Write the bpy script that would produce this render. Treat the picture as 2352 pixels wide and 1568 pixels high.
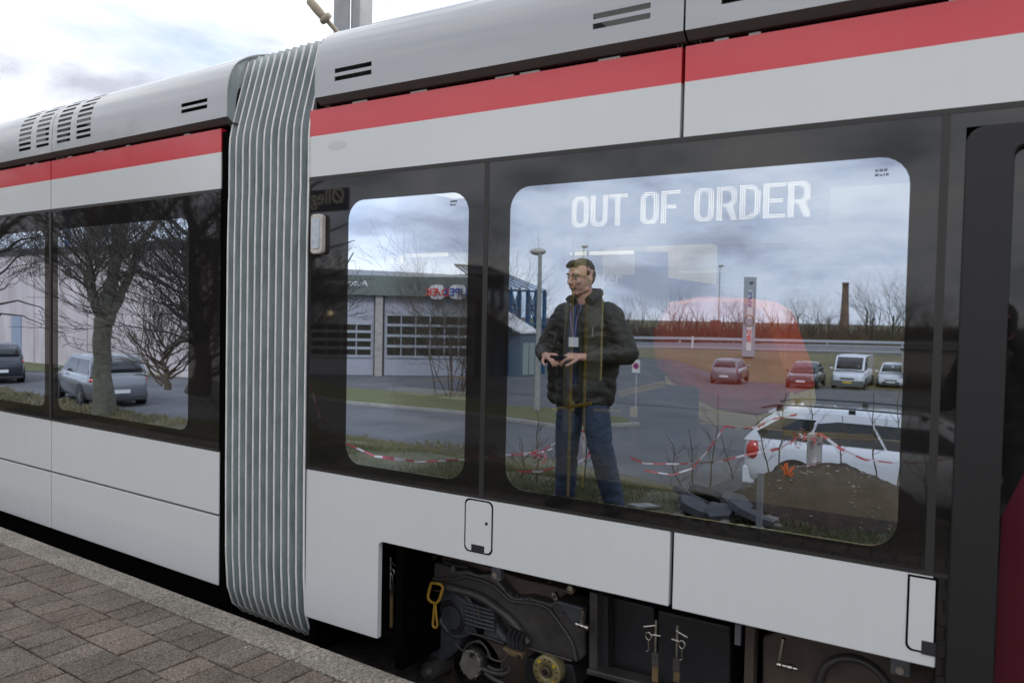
import bpy, bmesh, math, random
from mathutils import Vector, Matrix, noise
PI=math.pi; random.seed(7)
S=bpy.context.scene; COL=S.collection
for o in list(bpy.data.objects): bpy.data.objects.remove(o)
# ------------------------------------------------------------ camera
YAW,PIT,ROL,FL=.5557,-.034,.02,1780.
CAM=(0,-2.7,1.46)
cy_,sy_,cp_,sp_,cr_,sr_=math.cos(YAW),math.sin(YAW),math.cos(PIT),math.sin(PIT),math.cos(ROL),math.sin(ROL)
FW=Vector((-sy_*cp_,cy_*cp_,sp_)); R0=Vector((cy_,sy_,0.)); U0=R0.cross(FW)
RT=R0*cr_+U0*sr_; UP=-R0*sr_+U0*cr_
cd=bpy.data.cameras.new('camera'); cam=bpy.data.objects.new('camera',cd); COL.objects.link(cam)
cam.matrix_world=Matrix.Translation(CAM)@Matrix((RT,UP,-FW)).transposed().to_4x4()
cd.sensor_width=36; cd.lens=36*FL/2352; cd.clip_start=.05; cd.clip_end=3000
cd.dof.use_dof=True; cd.dof.focus_distance=4.6; cd.dof.aperture_fstop=3.5
S.camera=cam
# ------------------------------------------------------------ sky and sun
SUN_EL,SUN_AZ=math.radians(38),math.radians(25)      # azimuth measured from +y towards +x
W=bpy.data.worlds.new("World"); S.world=W; W.use_nodes=True
nt=W.node_tree; nt.nodes.clear(); N=nt.nodes.new; L=nt.links.new
out=N('ShaderNodeOutputWorld'); bg=N('ShaderNodeBackground'); bg.inputs[1].default_value=.1
sky=N('ShaderNodeTexSky'); sky.sky_type='NISHITA'; sky.sun_disc=False
sky.sun_elevation=SUN_EL; sky.sun_rotation=SUN_AZ
tc=N('ShaderNodeTexCoord'); mp=N('ShaderNodeMapping'); mp.inputs['Scale'].default_value=(1,1,2.6); mp.inputs['Location'].default_value=(1.35,.2,.55)
L(tc.outputs['Generated'],mp.inputs[0])
def wn(sc,det,rough,dist=0.):
    n=N('ShaderNodeTexNoise'); n.inputs['Scale'].default_value=sc; n.inputs['Detail'].default_value=det
    n.inputs['Roughness'].default_value=rough; n.inputs['Distortion'].default_value=dist; L(mp.outputs[0],n.inputs[0]); return n
def wr(src,stops):
    r=N('ShaderNodeValToRGB'); e=r.color_ramp.elements
    while len(e)<len(stops): e.new(.5)
    for k,(p,c) in enumerate(stops): e[k].position=p; e[k].color=(*c,1) if len(c)==3 else c
    L(src,r.inputs[0]); return r
n1=wn(2.1,9,.55,.25); n2=wn(4.5,8,.55,.1)
mask=wr(n1.outputs[0],[(.28,(0,0,0)),(.44,(1,1,1))])
cloud=wr(n2.outputs[0],[(.36,(4.5,4.7,5.4)),(.47,(7.4,7.7,8.4)),(.6,(9.8,9.8,9.9))])
skyb=N('ShaderNodeMixRGB'); skyb.inputs[0].default_value=.55; skyb.inputs[2].default_value=(5.6,6.8,9.2,1); L(sky.outputs[0],skyb.inputs[1])
# brightest towards the veiled sun behind the tram
sx=N('ShaderNodeVectorMath'); sx.operation='DOT_PRODUCT'; L(tc.outputs['Generated'],sx.inputs[0])
SD=Vector((math.sin(SUN_AZ)*math.cos(SUN_EL),math.cos(SUN_AZ)*math.cos(SUN_EL),math.sin(SUN_EL)))
sx.inputs[1].default_value=SD
sr=N('ShaderNodeMapRange'); L(sx.outputs['Value'],sr.inputs[0]); sr.inputs[1].default_value=-.4; sr.inputs[2].default_value=1; sr.inputs[3].default_value=.98; sr.inputs[4].default_value=1.2
mm=N('ShaderNodeMixRGB'); L(mask.outputs[0],mm.inputs[0]); L(skyb.outputs[0],mm.inputs[1]); L(cloud.outputs[0],mm.inputs[2])
ml=N('ShaderNodeVectorMath'); ml.operation='SCALE'; L(mm.outputs[0],ml.inputs[0]); L(sr.outputs[0],ml.inputs['Scale'])
L(ml.outputs[0],bg.inputs[0]); L(bg.outputs[0],out.inputs[0])
sl=bpy.data.lights.new('sun','SUN'); sl.energy=1.3; sl.angle=math.radians(14); sl.color=(1,.95,.88)
so=bpy.data.objects.new('sun',sl); COL.objects.link(so)
so.rotation_euler=(-SD).to_track_quat('-Z','Y').to_euler()
S.view_settings.view_transform='Standard'; S.view_settings.look='None'; S.view_settings.exposure=.42; S.view_settings.gamma=1
S.render.engine='CYCLES'
try:
    S.cycles.max_bounces=10; S.cycles.glossy_bounces=5; S.cycles.transparent_max_bounces=24; S.cycles.sample_clamp_indirect=6
except Exception: pass
# ------------------------------------------------------------ projection helpers (2352x1568 picture units)
LA=.0389; LO=(-3.5,.0324); LN=(math.sin(LA),math.cos(LA))
XL=Matrix.Translation((LO[0],LO[1],0))@Matrix.Rotation(-LA,4,'Z')
def ray(px,py): return RT*((px-1176)/FL)-UP*((py-784)/FL)+FW
def hit(px,py,y=0.):
    d=ray(px,py);t=(y-CAM[1])/d.y;return Vector(CAM)+d*t
def hitL(px,py,y=0.):
    d=ray(px,py);q=(LO[0]-CAM[0],LO[1]-CAM[1]);t=(q[0]*LN[0]+q[1]*LN[1]+y)/(d[0]*LN[0]+d[1]*LN[1])
    P=Vector(CAM)+d*t
    return Vector(((P[0]-LO[0])*LN[1]-(P[1]-LO[1])*LN[0],y,P[2]))
def refl(px,py,left=None):
    if left is None: left=px<515
    d=ray(px,py)
    if left:
        q=(LO[0]-CAM[0],LO[1]-CAM[1]);t=(q[0]*LN[0]+q[1]*LN[1])/(d[0]*LN[0]+d[1]*LN[1]);n=LN
    else: t=2.7/d[1];n=(0,1)
    P=Vector(CAM)+d*t;k=2*(d[0]*n[0]+d[1]*n[1])
    return P,Vector((d[0]-k*n[0],d[1]-k*n[1],d[2])),t
def RP(px,py,zg,left=None):
    P,d,t=refl(px,py,left);return P+d*((zg-P[2])/d[2])
def RD(px,py,Z,left=None):
    P,d,t=refl(px,py,left);return P+d*(Z-t)
# ------------------------------------------------------------ materials
MATS={}
def nodes(name):
    m=bpy.data.materials.new(name); m.use_nodes=True; MATS[name]=m
    t=m.node_tree; return m,t,t.nodes['Principled BSDF']
def mat(name,base,rough=.5,metal=0.,coat=0.,var=0.,scale=6.,bump=0.,bscale=30.,ior=1.5,emit=0.,stretch=None,dark=None):
    m,t,p=nodes(name)
    p.inputs['Base Color'].default_value=(*base,1); p.inputs['Roughness'].default_value=rough
    p.inputs['Metallic'].default_value=metal; p.inputs['Coat Weight'].default_value=coat; p.inputs['Coat Roughness'].default_value=.04
    p.inputs['IOR'].default_value=ior
    if emit: p.inputs['Emission Color'].default_value=(*base,1); p.inputs['Emission Strength'].default_value=emit
    if var or bump:
        c=t.nodes.new('ShaderNodeTexCoord'); mpn=t.nodes.new('ShaderNodeMapping'); t.links.new(c.outputs['Object'],mpn.inputs[0])
        if stretch: mpn.inputs['Scale'].default_value=stretch
    if var:
        n=t.nodes.new('ShaderNodeTexNoise'); n.inputs['Scale'].default_value=scale; n.inputs['Detail'].default_value=7; n.inputs['Roughness'].default_value=.62
        t.links.new(mpn.outputs[0],n.inputs[0])
        r=t.nodes.new('ShaderNodeValToRGB'); r.color_ramp.elements[0].position=.3; r.color_ramp.elements[1].position=.72
        lo=dark if dark else tuple(max(0,x*(1-var)) for x in base)
        r.color_ramp.elements[0].color=(*lo,1); r.color_ramp.elements[1].color=(*[min(1,x*(1+var)) for x in base],1)
        t.links.new(n.outputs[0],r.inputs[0]); t.links.new(r.outputs[0],p.inputs['Base Color'])
        q=t.nodes.new('ShaderNodeMapRange'); q.inputs[3].default_value=max(.02,rough-.1*min(1,var*4)); q.inputs[4].default_value=min(1,rough+.12*min(1,var*4))
        t.links.new(n.outputs[0],q.inputs[0]); t.links.new(q.outputs[0],p.inputs['Roughness'])
    if bump:
        n=t.nodes.new('ShaderNodeTexNoise'); n.inputs['Scale'].default_value=bscale; n.inputs['Detail'].default_value=5
        t.links.new(mpn.outputs[0],n.inputs[0])
        b=t.nodes.new('ShaderNodeBump'); b.inputs['Strength'].default_value=bump; b.inputs['Distance'].default_value=.02
        t.links.new(n.outputs[0],b.inputs['Height']); t.links.new(b.outputs[0],p.inputs['Normal'])
    return m
def paint(name,base,rough=.28,coat=.6,dirt=.06,wave=.05):
    "vehicle paint: faint streaks and dust, very slight panel waviness"
    m,t,p=nodes(name)
    p.inputs['Roughness'].default_value=rough; p.inputs['Coat Weight'].default_value=coat; p.inputs['Coat Roughness'].default_value=.05
    c=t.nodes.new('ShaderNodeTexCoord'); mpn=t.nodes.new('ShaderNodeMapping'); mpn.inputs['Scale'].default_value=(5,5,.6); t.links.new(c.outputs['Object'],mpn.inputs[0])
    n=t.nodes.new('ShaderNodeTexNoise'); n.inputs['Scale'].default_value=3; n.inputs['Detail'].default_value=8; n.inputs['Roughness'].default_value=.7; t.links.new(mpn.outputs[0],n.inputs[0])
    n2=t.nodes.new('ShaderNodeTexNoise'); n2.inputs['Scale'].default_value=1.3; n2.inputs['Detail'].default_value=4; t.links.new(c.outputs['Object'],n2.inputs[0])
    a=t.nodes.new('ShaderNodeMath'); a.operation='MULTIPLY'; t.links.new(n.outputs[0],a.inputs[0]); t.links.new(n2.outputs[0],a.inputs[1])
    r=t.nodes.new('ShaderNodeValToRGB'); r.color_ramp.elements[0].position=.1; r.color_ramp.elements[1].position=.42
    r.color_ramp.elements[0].color=(*base,1); g=(.34,.33,.31)
    r.color_ramp.elements[1].color=(*[b*(1-dirt)+gg*dirt for b,gg in zip(base,g)],1)
    t.links.new(a.outputs[0],r.inputs[0]); t.links.new(r.outputs[0],p.inputs['Base Color'])
    b=t.nodes.new('ShaderNodeBump'); b.inputs['Strength'].default_value=wave; b.inputs['Distance'].default_value=.01
    t.links.new(n2.outputs[0],b.inputs['Height']); t.links.new(b.outputs[0],p.inputs['Coat Normal'])
    return m
def glassmat(name,R,gcol,tcol,rough=0.):
    m=bpy.data.materials.new(name); m.use_nodes=True; t=m.node_tree; t.nodes.clear()
    o=t.nodes.new('ShaderNodeOutputMaterial'); mx=t.nodes.new('ShaderNodeMixShader'); g=t.nodes.new('ShaderNodeBsdfGlossy'); tr=t.nodes.new('ShaderNodeBsdfTransparent')
    g.inputs['Color'].default_value=(*gcol,1); g.inputs['Roughness'].default_value=rough; tr.inputs['Color'].default_value=(*tcol,1)
    lw=t.nodes.new('ShaderNodeFresnel'); lw.inputs[0].default_value=1.5
    ad=t.nodes.new('ShaderNodeMath'); ad.operation='ADD'; ad.inputs[1].default_value=R-.05; ad.use_clamp=True; t.links.new(lw.outputs[0],ad.inputs[0])
    t.links.new(ad.outputs[0],mx.inputs[0]); t.links.new(tr.outputs[0],mx.inputs[1]); t.links.new(g.outputs[0],mx.inputs[2]); t.links.new(mx.outputs[0],o.inputs[0])
    MATS[name]=m; return m
M_white=paint('white_paint',(.755,.775,.77),dirt=.08)
M_red=paint('red_paint',(.72,.028,.042),dirt=.05)
M_cover=paint('silver_cover_paint',(.45,.465,.48),rough=.3,coat=.8,dirt=.06,wave=0.)
M_covin=mat('cover_edge_shaded',(.10,.095,.09),.5)
M_frit=mat('black_glass_border',(.012,.011,.011),.03,ior=1.64)
M_seal=mat('rubber_seal',(.035,.032,.03),.45,var=.2,scale=20)
M_trim=mat('dark_trim',(.03,.028,.026),.45)
M_void=mat('black_void',(.003,.003,.003),.95,ior=1.08)
M_win=glassmat('tinted_window_glass',.60,(.75,.85,1.0),(.84,.80,.58))
M_bel=mat('bellows_fabric',(.33,.38,.39),.42,var=.24,scale=5,stretch=(3,3,1.2),bump=.2,bscale=8)
M_bead=mat('bellows_piping',(.84,.83,.81),.45,var=.15,scale=15)
M_blk=mat('matt_black_metal',(.022,.022,.024),.55,var=.3,scale=9)
M_iron=mat('oiled_dark_iron',(.062,.056,.052),.42,var=.35,scale=7,bump=.15,bscale=25)
M_iron2=mat('dusty_brown_iron',(.085,.062,.048),.65,var=.35,scale=6,bump=.2,bscale=20)
M_steel=mat('bright_steel',(.62,.58,.52),.28,metal=1,var=.15,scale=20)
M_olive=mat('yellow_zinc_plate',(.30,.25,.12),.45,metal=.3,var=.25,scale=14)
M_yel=mat('yellow_handle_paint',(.42,.24,.03),.5,var=.2,scale=12)
M_led=mat('led_white',(1,.97,1),.5,emit=3.2)
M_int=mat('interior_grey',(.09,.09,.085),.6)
M_intd=mat('interior_dark',(.05,.05,.05),.6)
M_pole=mat('yellow_handrail',(.75,.55,.06),.3)
M_conc=mat('concrete',(.26,.245,.225),.85,var=.25,scale=5,bump=.3)
# ------------------------------------------------------------ mesh helpers
class B:
    def __init__(s): s.v=[];s.f=[];s.m=[];s.sm=[]
    def add(s,vs,fs,mi=0,sm=False):
        o=len(s.v); s.v+=[tuple(v) for v in vs]
        for f in fs: s.f.append([o+i for i in f]); s.m.append(mi); s.sm.append(sm)
    def box(s,x0,x1,y0,y1,z0,z1,mi=0):
        if x0>x1:x0,x1=x1,x0
        if y0>y1:y0,y1=y1,y0
        if z0>z1:z0,z1=z1,z0
        s.add([(x0,y0,z0),(x1,y0,z0),(x1,y1,z0),(x0,y1,z0),(x0,y0,z1),(x1,y0,z1),(x1,y1,z1),(x0,y1,z1)],
              [(3,2,1,0),(4,5,6,7),(0,1,5,4),(1,2,6,5),(2,3,7,6),(3,0,4,7)],mi); return s
    def bar(s,a,b,w,h,mi=0,up=(0,0,1)):
        a=Vector(a);b=Vector(b);d=(b-a).normalized();u=Vector(up)
        if abs(d.dot(u))>.98:u=Vector((0,1,0))
        r=d.cross(u).normalized()*w/2;q=r.cross(d).normalized()*h/2
        vs=[p+e*r+g*q for p in(a,b) for e,g in((-1,-1),(1,-1),(1,1),(-1,1))]
        s.add(vs,[(3,2,1,0),(4,5,6,7),(0,1,5,4),(1,2,6,5),(2,3,7,6),(3,0,4,7)],mi); return s
    def prism(s,poly,f,d0,d1,mi=0):
        "poly: 2D outline; f(u,v,d)->3D; faces at depth d0 and d1"
        n=len(poly); a=sum(poly[i][0]*poly[(i+1)%n][1]-poly[(i+1)%n][0]*poly[i][1] for i in range(n))
        if a<0: poly=poly[::-1]
        s.add([f(u,v,d0) for u,v in poly]+[f(u,v,d1) for u,v in poly],
              [list(range(n)),list(range(2*n-1,n-1,-1))]+[(i,i+n,(i+1)%n+n,(i+1)%n) for i in range(n)],mi); return s
    def tube(s,pts,r,seg=8,mi=0,cap=True,sm=True):
        pts=[Vector(p) for p in pts]; n=len(pts); rs=r if isinstance(r,(list,tuple)) else [r]*n
        pr=None; vs=[]
        for i,p in enumerate(pts):
            d=(pts[min(i+1,n-1)]-pts[max(i-1,0)]).normalized()
            if pr is None: pr=d.orthogonal().normalized()
            else:
                pr=pr-d*pr.dot(d); pr=pr.normalized() if pr.length>1e-6 else d.orthogonal().normalized()
            q=d.cross(pr)
            for k in range(seg):
                a=2*PI*k/seg; vs.append(p+(pr*math.cos(a)+q*math.sin(a))*rs[i])
        fs=[(i*seg+k,i*seg+(k+1)%seg,(i+1)*seg+(k+1)%seg,(i+1)*seg+k) for i in range(n-1) for k in range(seg)]
        s.add(vs,fs,mi,sm)
        if cap: s.add(vs[:seg],[list(range(seg))[::-1]],mi); s.add(vs[-seg:],[list(range(seg))],mi)
        return s
    def disc(s,c,ax,r,h,seg=24,mi=0): 
        c=Vector(c);ax=Vector(ax).normalized(); return s.tube([c,c+ax*h],r,seg,mi)
    def lathe(s,c,ax,prof,seg=24,mi=0):
        c=Vector(c);ax=Vector(ax).normalized();u=ax.orthogonal().normalized();w=ax.cross(u);n=len(prof);vs=[]
        for r,h in prof:
            for k in range(seg):
                a=2*PI*k/seg; vs.append(c+ax*h+(u*math.cos(a)+w*math.sin(a))*r)
        s.add(vs,[(i*seg+k,i*seg+(k+1)%seg,(i+1)*seg+(k+1)%seg,(i+1)*seg+k) for i in range(n-1) for k in range(seg)],mi,True); return s
    def sphere(s,c,r,seg=12,ring=8,mi=0,sc=(1,1,1)):
        c=Vector(c);vs=[]
        for j in range(ring+1):
            t=PI*j/ring
            for k in range(seg):
                a=2*PI*k/seg; vs.append(c+Vector((math.sin(t)*math.cos(a)*r*sc[0],math.sin(t)*math.sin(a)*r*sc[1],math.cos(t)*r*sc[2])))
        s.add(vs,[(j*seg+k,(j+1)*seg+k,(j+1)*seg+(k+1)%seg,j*seg+(k+1)%seg) for j in range(ring) for k in range(seg)],mi,True); return s
def tag(o,label=None,cat=None,group=None,kind=None):
    if label:o['label']=label
    if cat:o['category']=cat
    if group:o['group']=group
    if kind:o['kind']=kind
    return o
def mk(name,b,mats,parent=None,xf=None,bevel=0.,sub=0):
    me=bpy.data.meshes.new(name)
    vs=[xf@Vector(v) for v in b.v] if xf else b.v
    me.from_pydata(vs,[],b.f); me.validate()
    if not isinstance(mats,(list,tuple)): mats=[mats]
    for m in mats: me.materials.append(m)
    if len(me.polygons)==len(b.m):
        me.polygons.foreach_set('material_index',b.m); me.polygons.foreach_set('use_smooth',b.sm)
    me.update()
    o=bpy.data.objects.new(name,me); COL.objects.link(o)
    if parent: o.parent=parent; o.matrix_parent_inverse=parent.matrix_world.inverted()
    if bevel:
        md=o.modifiers.new('bevel','BEVEL'); md.width=bevel; md.segments=2; md.limit_method='ANGLE'; md.angle_limit=.7
    if sub: md=o.modifiers.new('sub','SUBSURF'); md.levels=sub; md.render_levels=sub
    return o
def empty(name,loc,label,cat,group=None,rz=0.,scale=1.):
    o=bpy.data.objects.new(name,None); COL.objects.link(o); o.location=loc; o.rotation_euler=(0,0,rz); o.scale=(scale,)*3
    o.matrix_world=Matrix.Translation(loc)@Matrix.Rotation(rz,4,'Z')@Matrix.Scale(scale,4)
    return tag(o,label,cat,group)
def loc_mk(name,b,mats,parent,**k):
    "mesh given in the parent's local coordinates"
    o=mk(name,b,mats,None,**k); o.parent=parent; return o
def copy_tree(o,parent=None):
    c=o.copy(); COL.objects.link(c)
    if parent: c.parent=parent
    for ch in [x for x in COL.objects if x.parent==o]: copy_tree(ch,c)
    return c
def rrect(x0,x1,z0,z1,r,n=6):
    p=[]
    for cx,cz,a0 in((x1-r,z1-r,0),(x0+r,z1-r,90),(x0+r,z0+r,180),(x1-r,z0+r,270)):
        for k in range(n+1):
            a=math.radians(a0+90*k/n); p.append((cx+r*math.cos(a),cz+r*math.sin(a)))
    return p
def ring(b,outer,inner,y0,y1,mi=0):
    "flat plate (front y0, back y1) between two outlines with the same point count, in x-z"
    n=len(outer)
    vs=[(x,y0,z) for x,z in outer]+[(x,y0,z) for x,z in inner]+[(x,y1,z) for x,z in outer]+[(x,y1,z) for x,z in inner]
    fs=[]
    for i in range(n):
        j=(i+1)%n
        fs+=[(i,j,n+j,n+i)[::-1],(2*n+i,2*n+j,3*n+j,3*n+i),(i,j,2*n+j,2*n+i),(n+i,n+j,3*n+j,3*n+i)[::-1]]
    b.add(vs,fs,mi)
def textmesh(s,size,depth=.002,font_align='LEFT',spacing=1.,bold=0.):
    cu=bpy.data.curves.new('t','FONT'); cu.body=s; cu.size=size; cu.extrude=depth; cu.align_x=font_align; cu.space_character=spacing; cu.offset=bold
    ob=bpy.data.objects.new('t',cu); COL.objects.link(ob)
    dg=bpy.context.evaluated_depsgraph_get(); me=bpy.data.meshes.new_from_object(ob.evaluated_get(dg))
    b=B(); b.add([v.co[:] for v in me.vertices],[list(p.vertices) for p in me.polygons])
    bpy.data.objects.remove(ob); bpy.data.meshes.remove(me); return b
def place(b,org,xa,ya):
    xa=Vector(xa).normalized();ya=Vector(ya).normalized();za=xa.cross(ya);org=Vector(org)
    b.v=[tuple(org+xa*v[0]+ya*v[1]+za*v[2]) for v in b.v]; return b
# ============================================================ TRAM
ZB0,ZB1,ZS0,ZS1,ZK,ZK2=.683,2.106,2.305,2.431,-.054,.404      # glass band, red stripe, skirt levels above the platform
tram=empty('tram',(-2,1.3,-.35),'white tram with red stripe and grey concertina bellows standing at the paved platform','tram')
f2=lambda u,v,d:(u,d,v)
def upper_panel(x0,x1,xf=None):
    b=B(); b.box(x0,x1,0,.03,ZB1+.004,ZS0,0); b.box(x0,x1,0,.03,ZS0,ZS1,1)
    return mk('upper_side_panel',b,[M_white,M_red],tram,xf)
def arc_panel(x0,x1,z0,z1,xf=None,poly=None,name='lower_side_panel'):
    b=B(); b.prism(poly or [(x0,z0),(x1,z0),(x1,z1),(x0,z1)],f2,0,.03)
    return mk(name,b,[M_white],tram,xf,bevel=.003)
def window(x0,x1,c0,c1,cz0,cz1,xf=None,r=.09):
    "glass unit x0..x1 with a clear rounded opening c0..c1"
    fr=rrect(x0,x1,ZB0+.012,ZB1-.014,.006); inn=rrect(c0,c1,cz0,cz1,r)
    b=B(); ring(b,fr,inn,0.,.012)
    w=mk('window',b,[M_frit],tram,xf)
    g=B(); g.add([(x,.0005,z) for x,z in inn],[list(range(len(inn)))[::-1]])
    mk('pane',g,[M_win],w,xf)
    return w
cz0,cz1=.745,1.98
X=lambda px,py=700,y=0.: hit(px,py,y).x
XLx=lambda px,py=700,y=0.: hitL(px,py,y).x
# ---- near section, side skin
xs0=X(712,300); xsm=-.977; XD=-.144
upper_panel(xs0,xsm-.007); upper_panel(xsm+.007,2.6)
xm=-1.815
wsm=window(xs0+.004,xm-.012,X(798),X(1073),cz0,cz1)
wbg=window(xm+.012,XD-.012,X(1168),X(2080),cz0,cz1)
b=B(); b.box(xm-.012,xm+.012,-.001,.02,ZB0+.012,ZB1-.014); b.box(XD-.012,XD+.012,-.001,.02,ZB0+.012,ZB1-.014)
b.box(xs0,2.6,-.002,.03,ZB1-.014,ZB1+.002); b.box(xs0,XD+.1,-.001,.03,ZB0-.001,ZB0+.012)
mk('window_seal',b,[M_trim],tram)
# little printed approval marks in the window corners
def stamp(px,py,w,parent):
    w*=.8
    b=B(); p=hit(px,py)
    for r in range(2):
        u=0
        random.seed(r+5)
        while u<w:
            l=random.uniform(.004,.012); b.box(p.x+u,p.x+u+l,-.0012,-.0006,p.z-r*.014,p.z-r*.014+.006+random.uniform(-.002,.002)); u+=l+.003
    mk('glass_mark',b,[mat('etched_mark',(.20,.22,.26),.5) if 'etched_mark' not in MATS else MATS['etched_mark']],parent)
stamp(2010,395,.045,wbg); stamp(1034,465,.035,wsm)
ov=hit(775,334); b=B(); b.add([(ov.x+.062*math.cos(a/20*2*PI),-.0006,ov.z+.020*math.sin(a/20*2*PI)) for a in range(20)],[list(range(20))[::-1]]); mk('polish_patch',b,[paint('matt_patch',(.66,.685,.68),rough=.5,coat=.1)],tram)
# ---- lower skin with the bogie opening
xa=hit(868,1300).x; xg=X(1537,1300); xh=X(1546,1300); xe=hit(2153,1400).x
R=.03; poly=[(xs0,ZK),(xa,ZK)]+[(xa+R-R*math.cos(a*PI/12),ZK2-R+R*math.sin(a*PI/12)) for a in range(7)]+[(xg,ZK2),(xg,ZB0-.002),(xs0,ZB0-.002)]
arc_panel(0,0,0,0,poly=poly)
arc_panel(xh,xe,ZK2-.005,ZB0-.002)
def hatch(x0,x1,z0,z1,notch,full=True):
    g=B(); po=rrect(x0,x1,z0,z1,.025) if full else [(x0+.02,z0),(x1,z0),(x1,z1),(x0,z1)]+[(x0+.02-.02*math.sin(a*PI/12),z0+.02-.02*math.cos(a*PI/12)) for a in range(6,0,-1)]
    inn=[((x-(x0+x1)/2)*(1-.007/(x1-x0)*2)+(x0+x1)/2,(z-(z0+z1)/2)*(1-.007/(z1-z0)*2)+(z0+z1)/2) for x,z in po]
    g.prism(po,f2,-.0008,.02); g2=B(); g2.prism(inn,f2,-.0022,.015)
    h=mk('access_flap',g2,[M_white],tram)
    mk('gasket',g,[M_void],h)
    k=B(); k.box(*notch[:2],-.0035,.01,*notch[2:]); mk('latch_recess',k,[M_blk],h,bevel=.001)
    return h
h0=hit(1066,1265).x;h1=hit(1131,1270).x
hh=hatch(h0,h1,hit(1098,1268).z-.003,ZB0-.006,(h0+.038,h1-.04,hit(1098,1268).z+.001,hit(1098,1268).z+.032))
p=hit(1118,1202); k=B(); k.disc((p.x,.001,p.z),(0,-1,0),.007,.005,14); mk('lock',k,[M_blk],hh)
h0=hit(2079,1480).x;zb=hit(2120,1495).z-.005
hatch(h0,xe-.0005,zb,ZB0-.006,(h0+.045,xe+.001,zb-.003,zb+.04),False)
# ---- structure behind the skin: dark frame so gaps read black
b=B()
b.box(xs0+.01,2.6,.031,.10,ZK2+.01,ZB0-.02); b.box(xs0+.01,xa-.01,.031,.10,ZK+.01,ZK2+.01)
b.box(xs0+.01,2.6,.031,.12,ZB1+.01,ZS1+.12)
for a0,a1 in((xs0+.01,X(798)-.01),(X(1073)+.012,X(1168)-.012),(X(2080)+.012,XD+.16)): b.box(a0,a1,.014,.09,ZB0-.02,ZB1+.01)
mk('body_frame',b,[M_void],tram)
# ---- doors at the right: black frame, glazed leaves, dark red lower panels
def door(x0,x1):
    fr=B(); fr.box(x0-.35,x0-.015,.045,.055,ZK,ZK+.001)
    q=rrect(x0,x1,ZK-.12,ZB1-.06,.05); qi=rrect(x0+.125,x1-.125,ZK+.02,ZB1-.125,.03)
    fb=B(); ring(fb,q,qi,-.012,.05)
    d=mk('door',fb,[mat('door_rubber',(.012,.012,.013),.5)],tram,bevel=.006)
    mid=(x0+x1)/2
    for s,(a0,a1) in enumerate(((x0+.125,mid-.006),(mid+.006,x1-.125))):
        l=B(); l.box(a0,a1,.026,.045,ZK+.02,ZB1-.125)
        lf=mk('door_leaf',l,[M_frit],d)
        # red lower field rising towards the middle of the doorway
        g=(lambda u:u) if s==0 else (lambda u:x0+x1-u)
        po=[(g(x0+.125),ZK+.02),(g(x0+.13),ZB0+.21),(g(x0+.235),1.17),(g(mid-.006),1.62),(g(mid-.006),ZK+.02)]
        r_=B(); r_.prism(po,f2,.0245,.03); mk('red_panel',r_,[M_dred],lf)
        gz=B(); 
    return d
M_dred=mat('dark_red_film',(.075,.010,.018),.16,ior=1.35,var=.1,scale=3)
pf=hit(2196,900)
door(pf.x,pf.x+1.55)
b=B(); b.box(XD+.012,pf.x,.0,.03,ZB0-.2,ZB1-.014)
b.box(xe+.002,pf.x-.001,-.006,.03,ZK-.12,ZB0-.2); b.box(pf.x,2.6,.0,.03,ZB1-.058,ZB1-.014); b.box(pf.x+1.55,2.6,0,.03,ZK,ZB1-.058)
mk('door_surround',b,[M_frit],tram)
M_trim2=mat('dull_zinc_clip',(.45,.44,.42),.6)
# ---- roof covers, built as strips with real slots
PR=[(-.035,2.475),(-.036,2.50),(-.034,2.54),(-.028,2.59),(-.018,2.64),(-.003,2.69),(.018,2.735),(.047,2.78),(.085,2.82),(.14,2.858),(.21,2.885),(.35,2.92),(.7,2.945),(1.325,2.95)]
def prof(z):
    if z>=2.47:
        t=min(1,(z-2.47)/.48); return -.036+1.36*(1-(1-t**4.5)**.34)
    return -.036
def prof_old(z):
    for (y0,z0),(y1,z1) in zip(PR,PR[1:]):
        if z0<=z<=z1:
            i=PR.index((y0,z0)); t=(z-z0)/(z1-z0); h_=z1-z0
            sl_=lambda k:(PR[min(k+1,len(PR)-1)][0]-PR[max(k-1,0)][0])/(PR[min(k+1,len(PR)-1)][1]-PR[max(k-1,0)][1])
            m0,m1=sl_(i)*h_,sl_(i+1)*h_
            return (2*t**3-3*t*t+1)*y0+(t**3-2*t*t+t)*m0+(3*t*t-2*t**3)*y1+(t**3-t*t)*m1
    return 1.3
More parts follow.
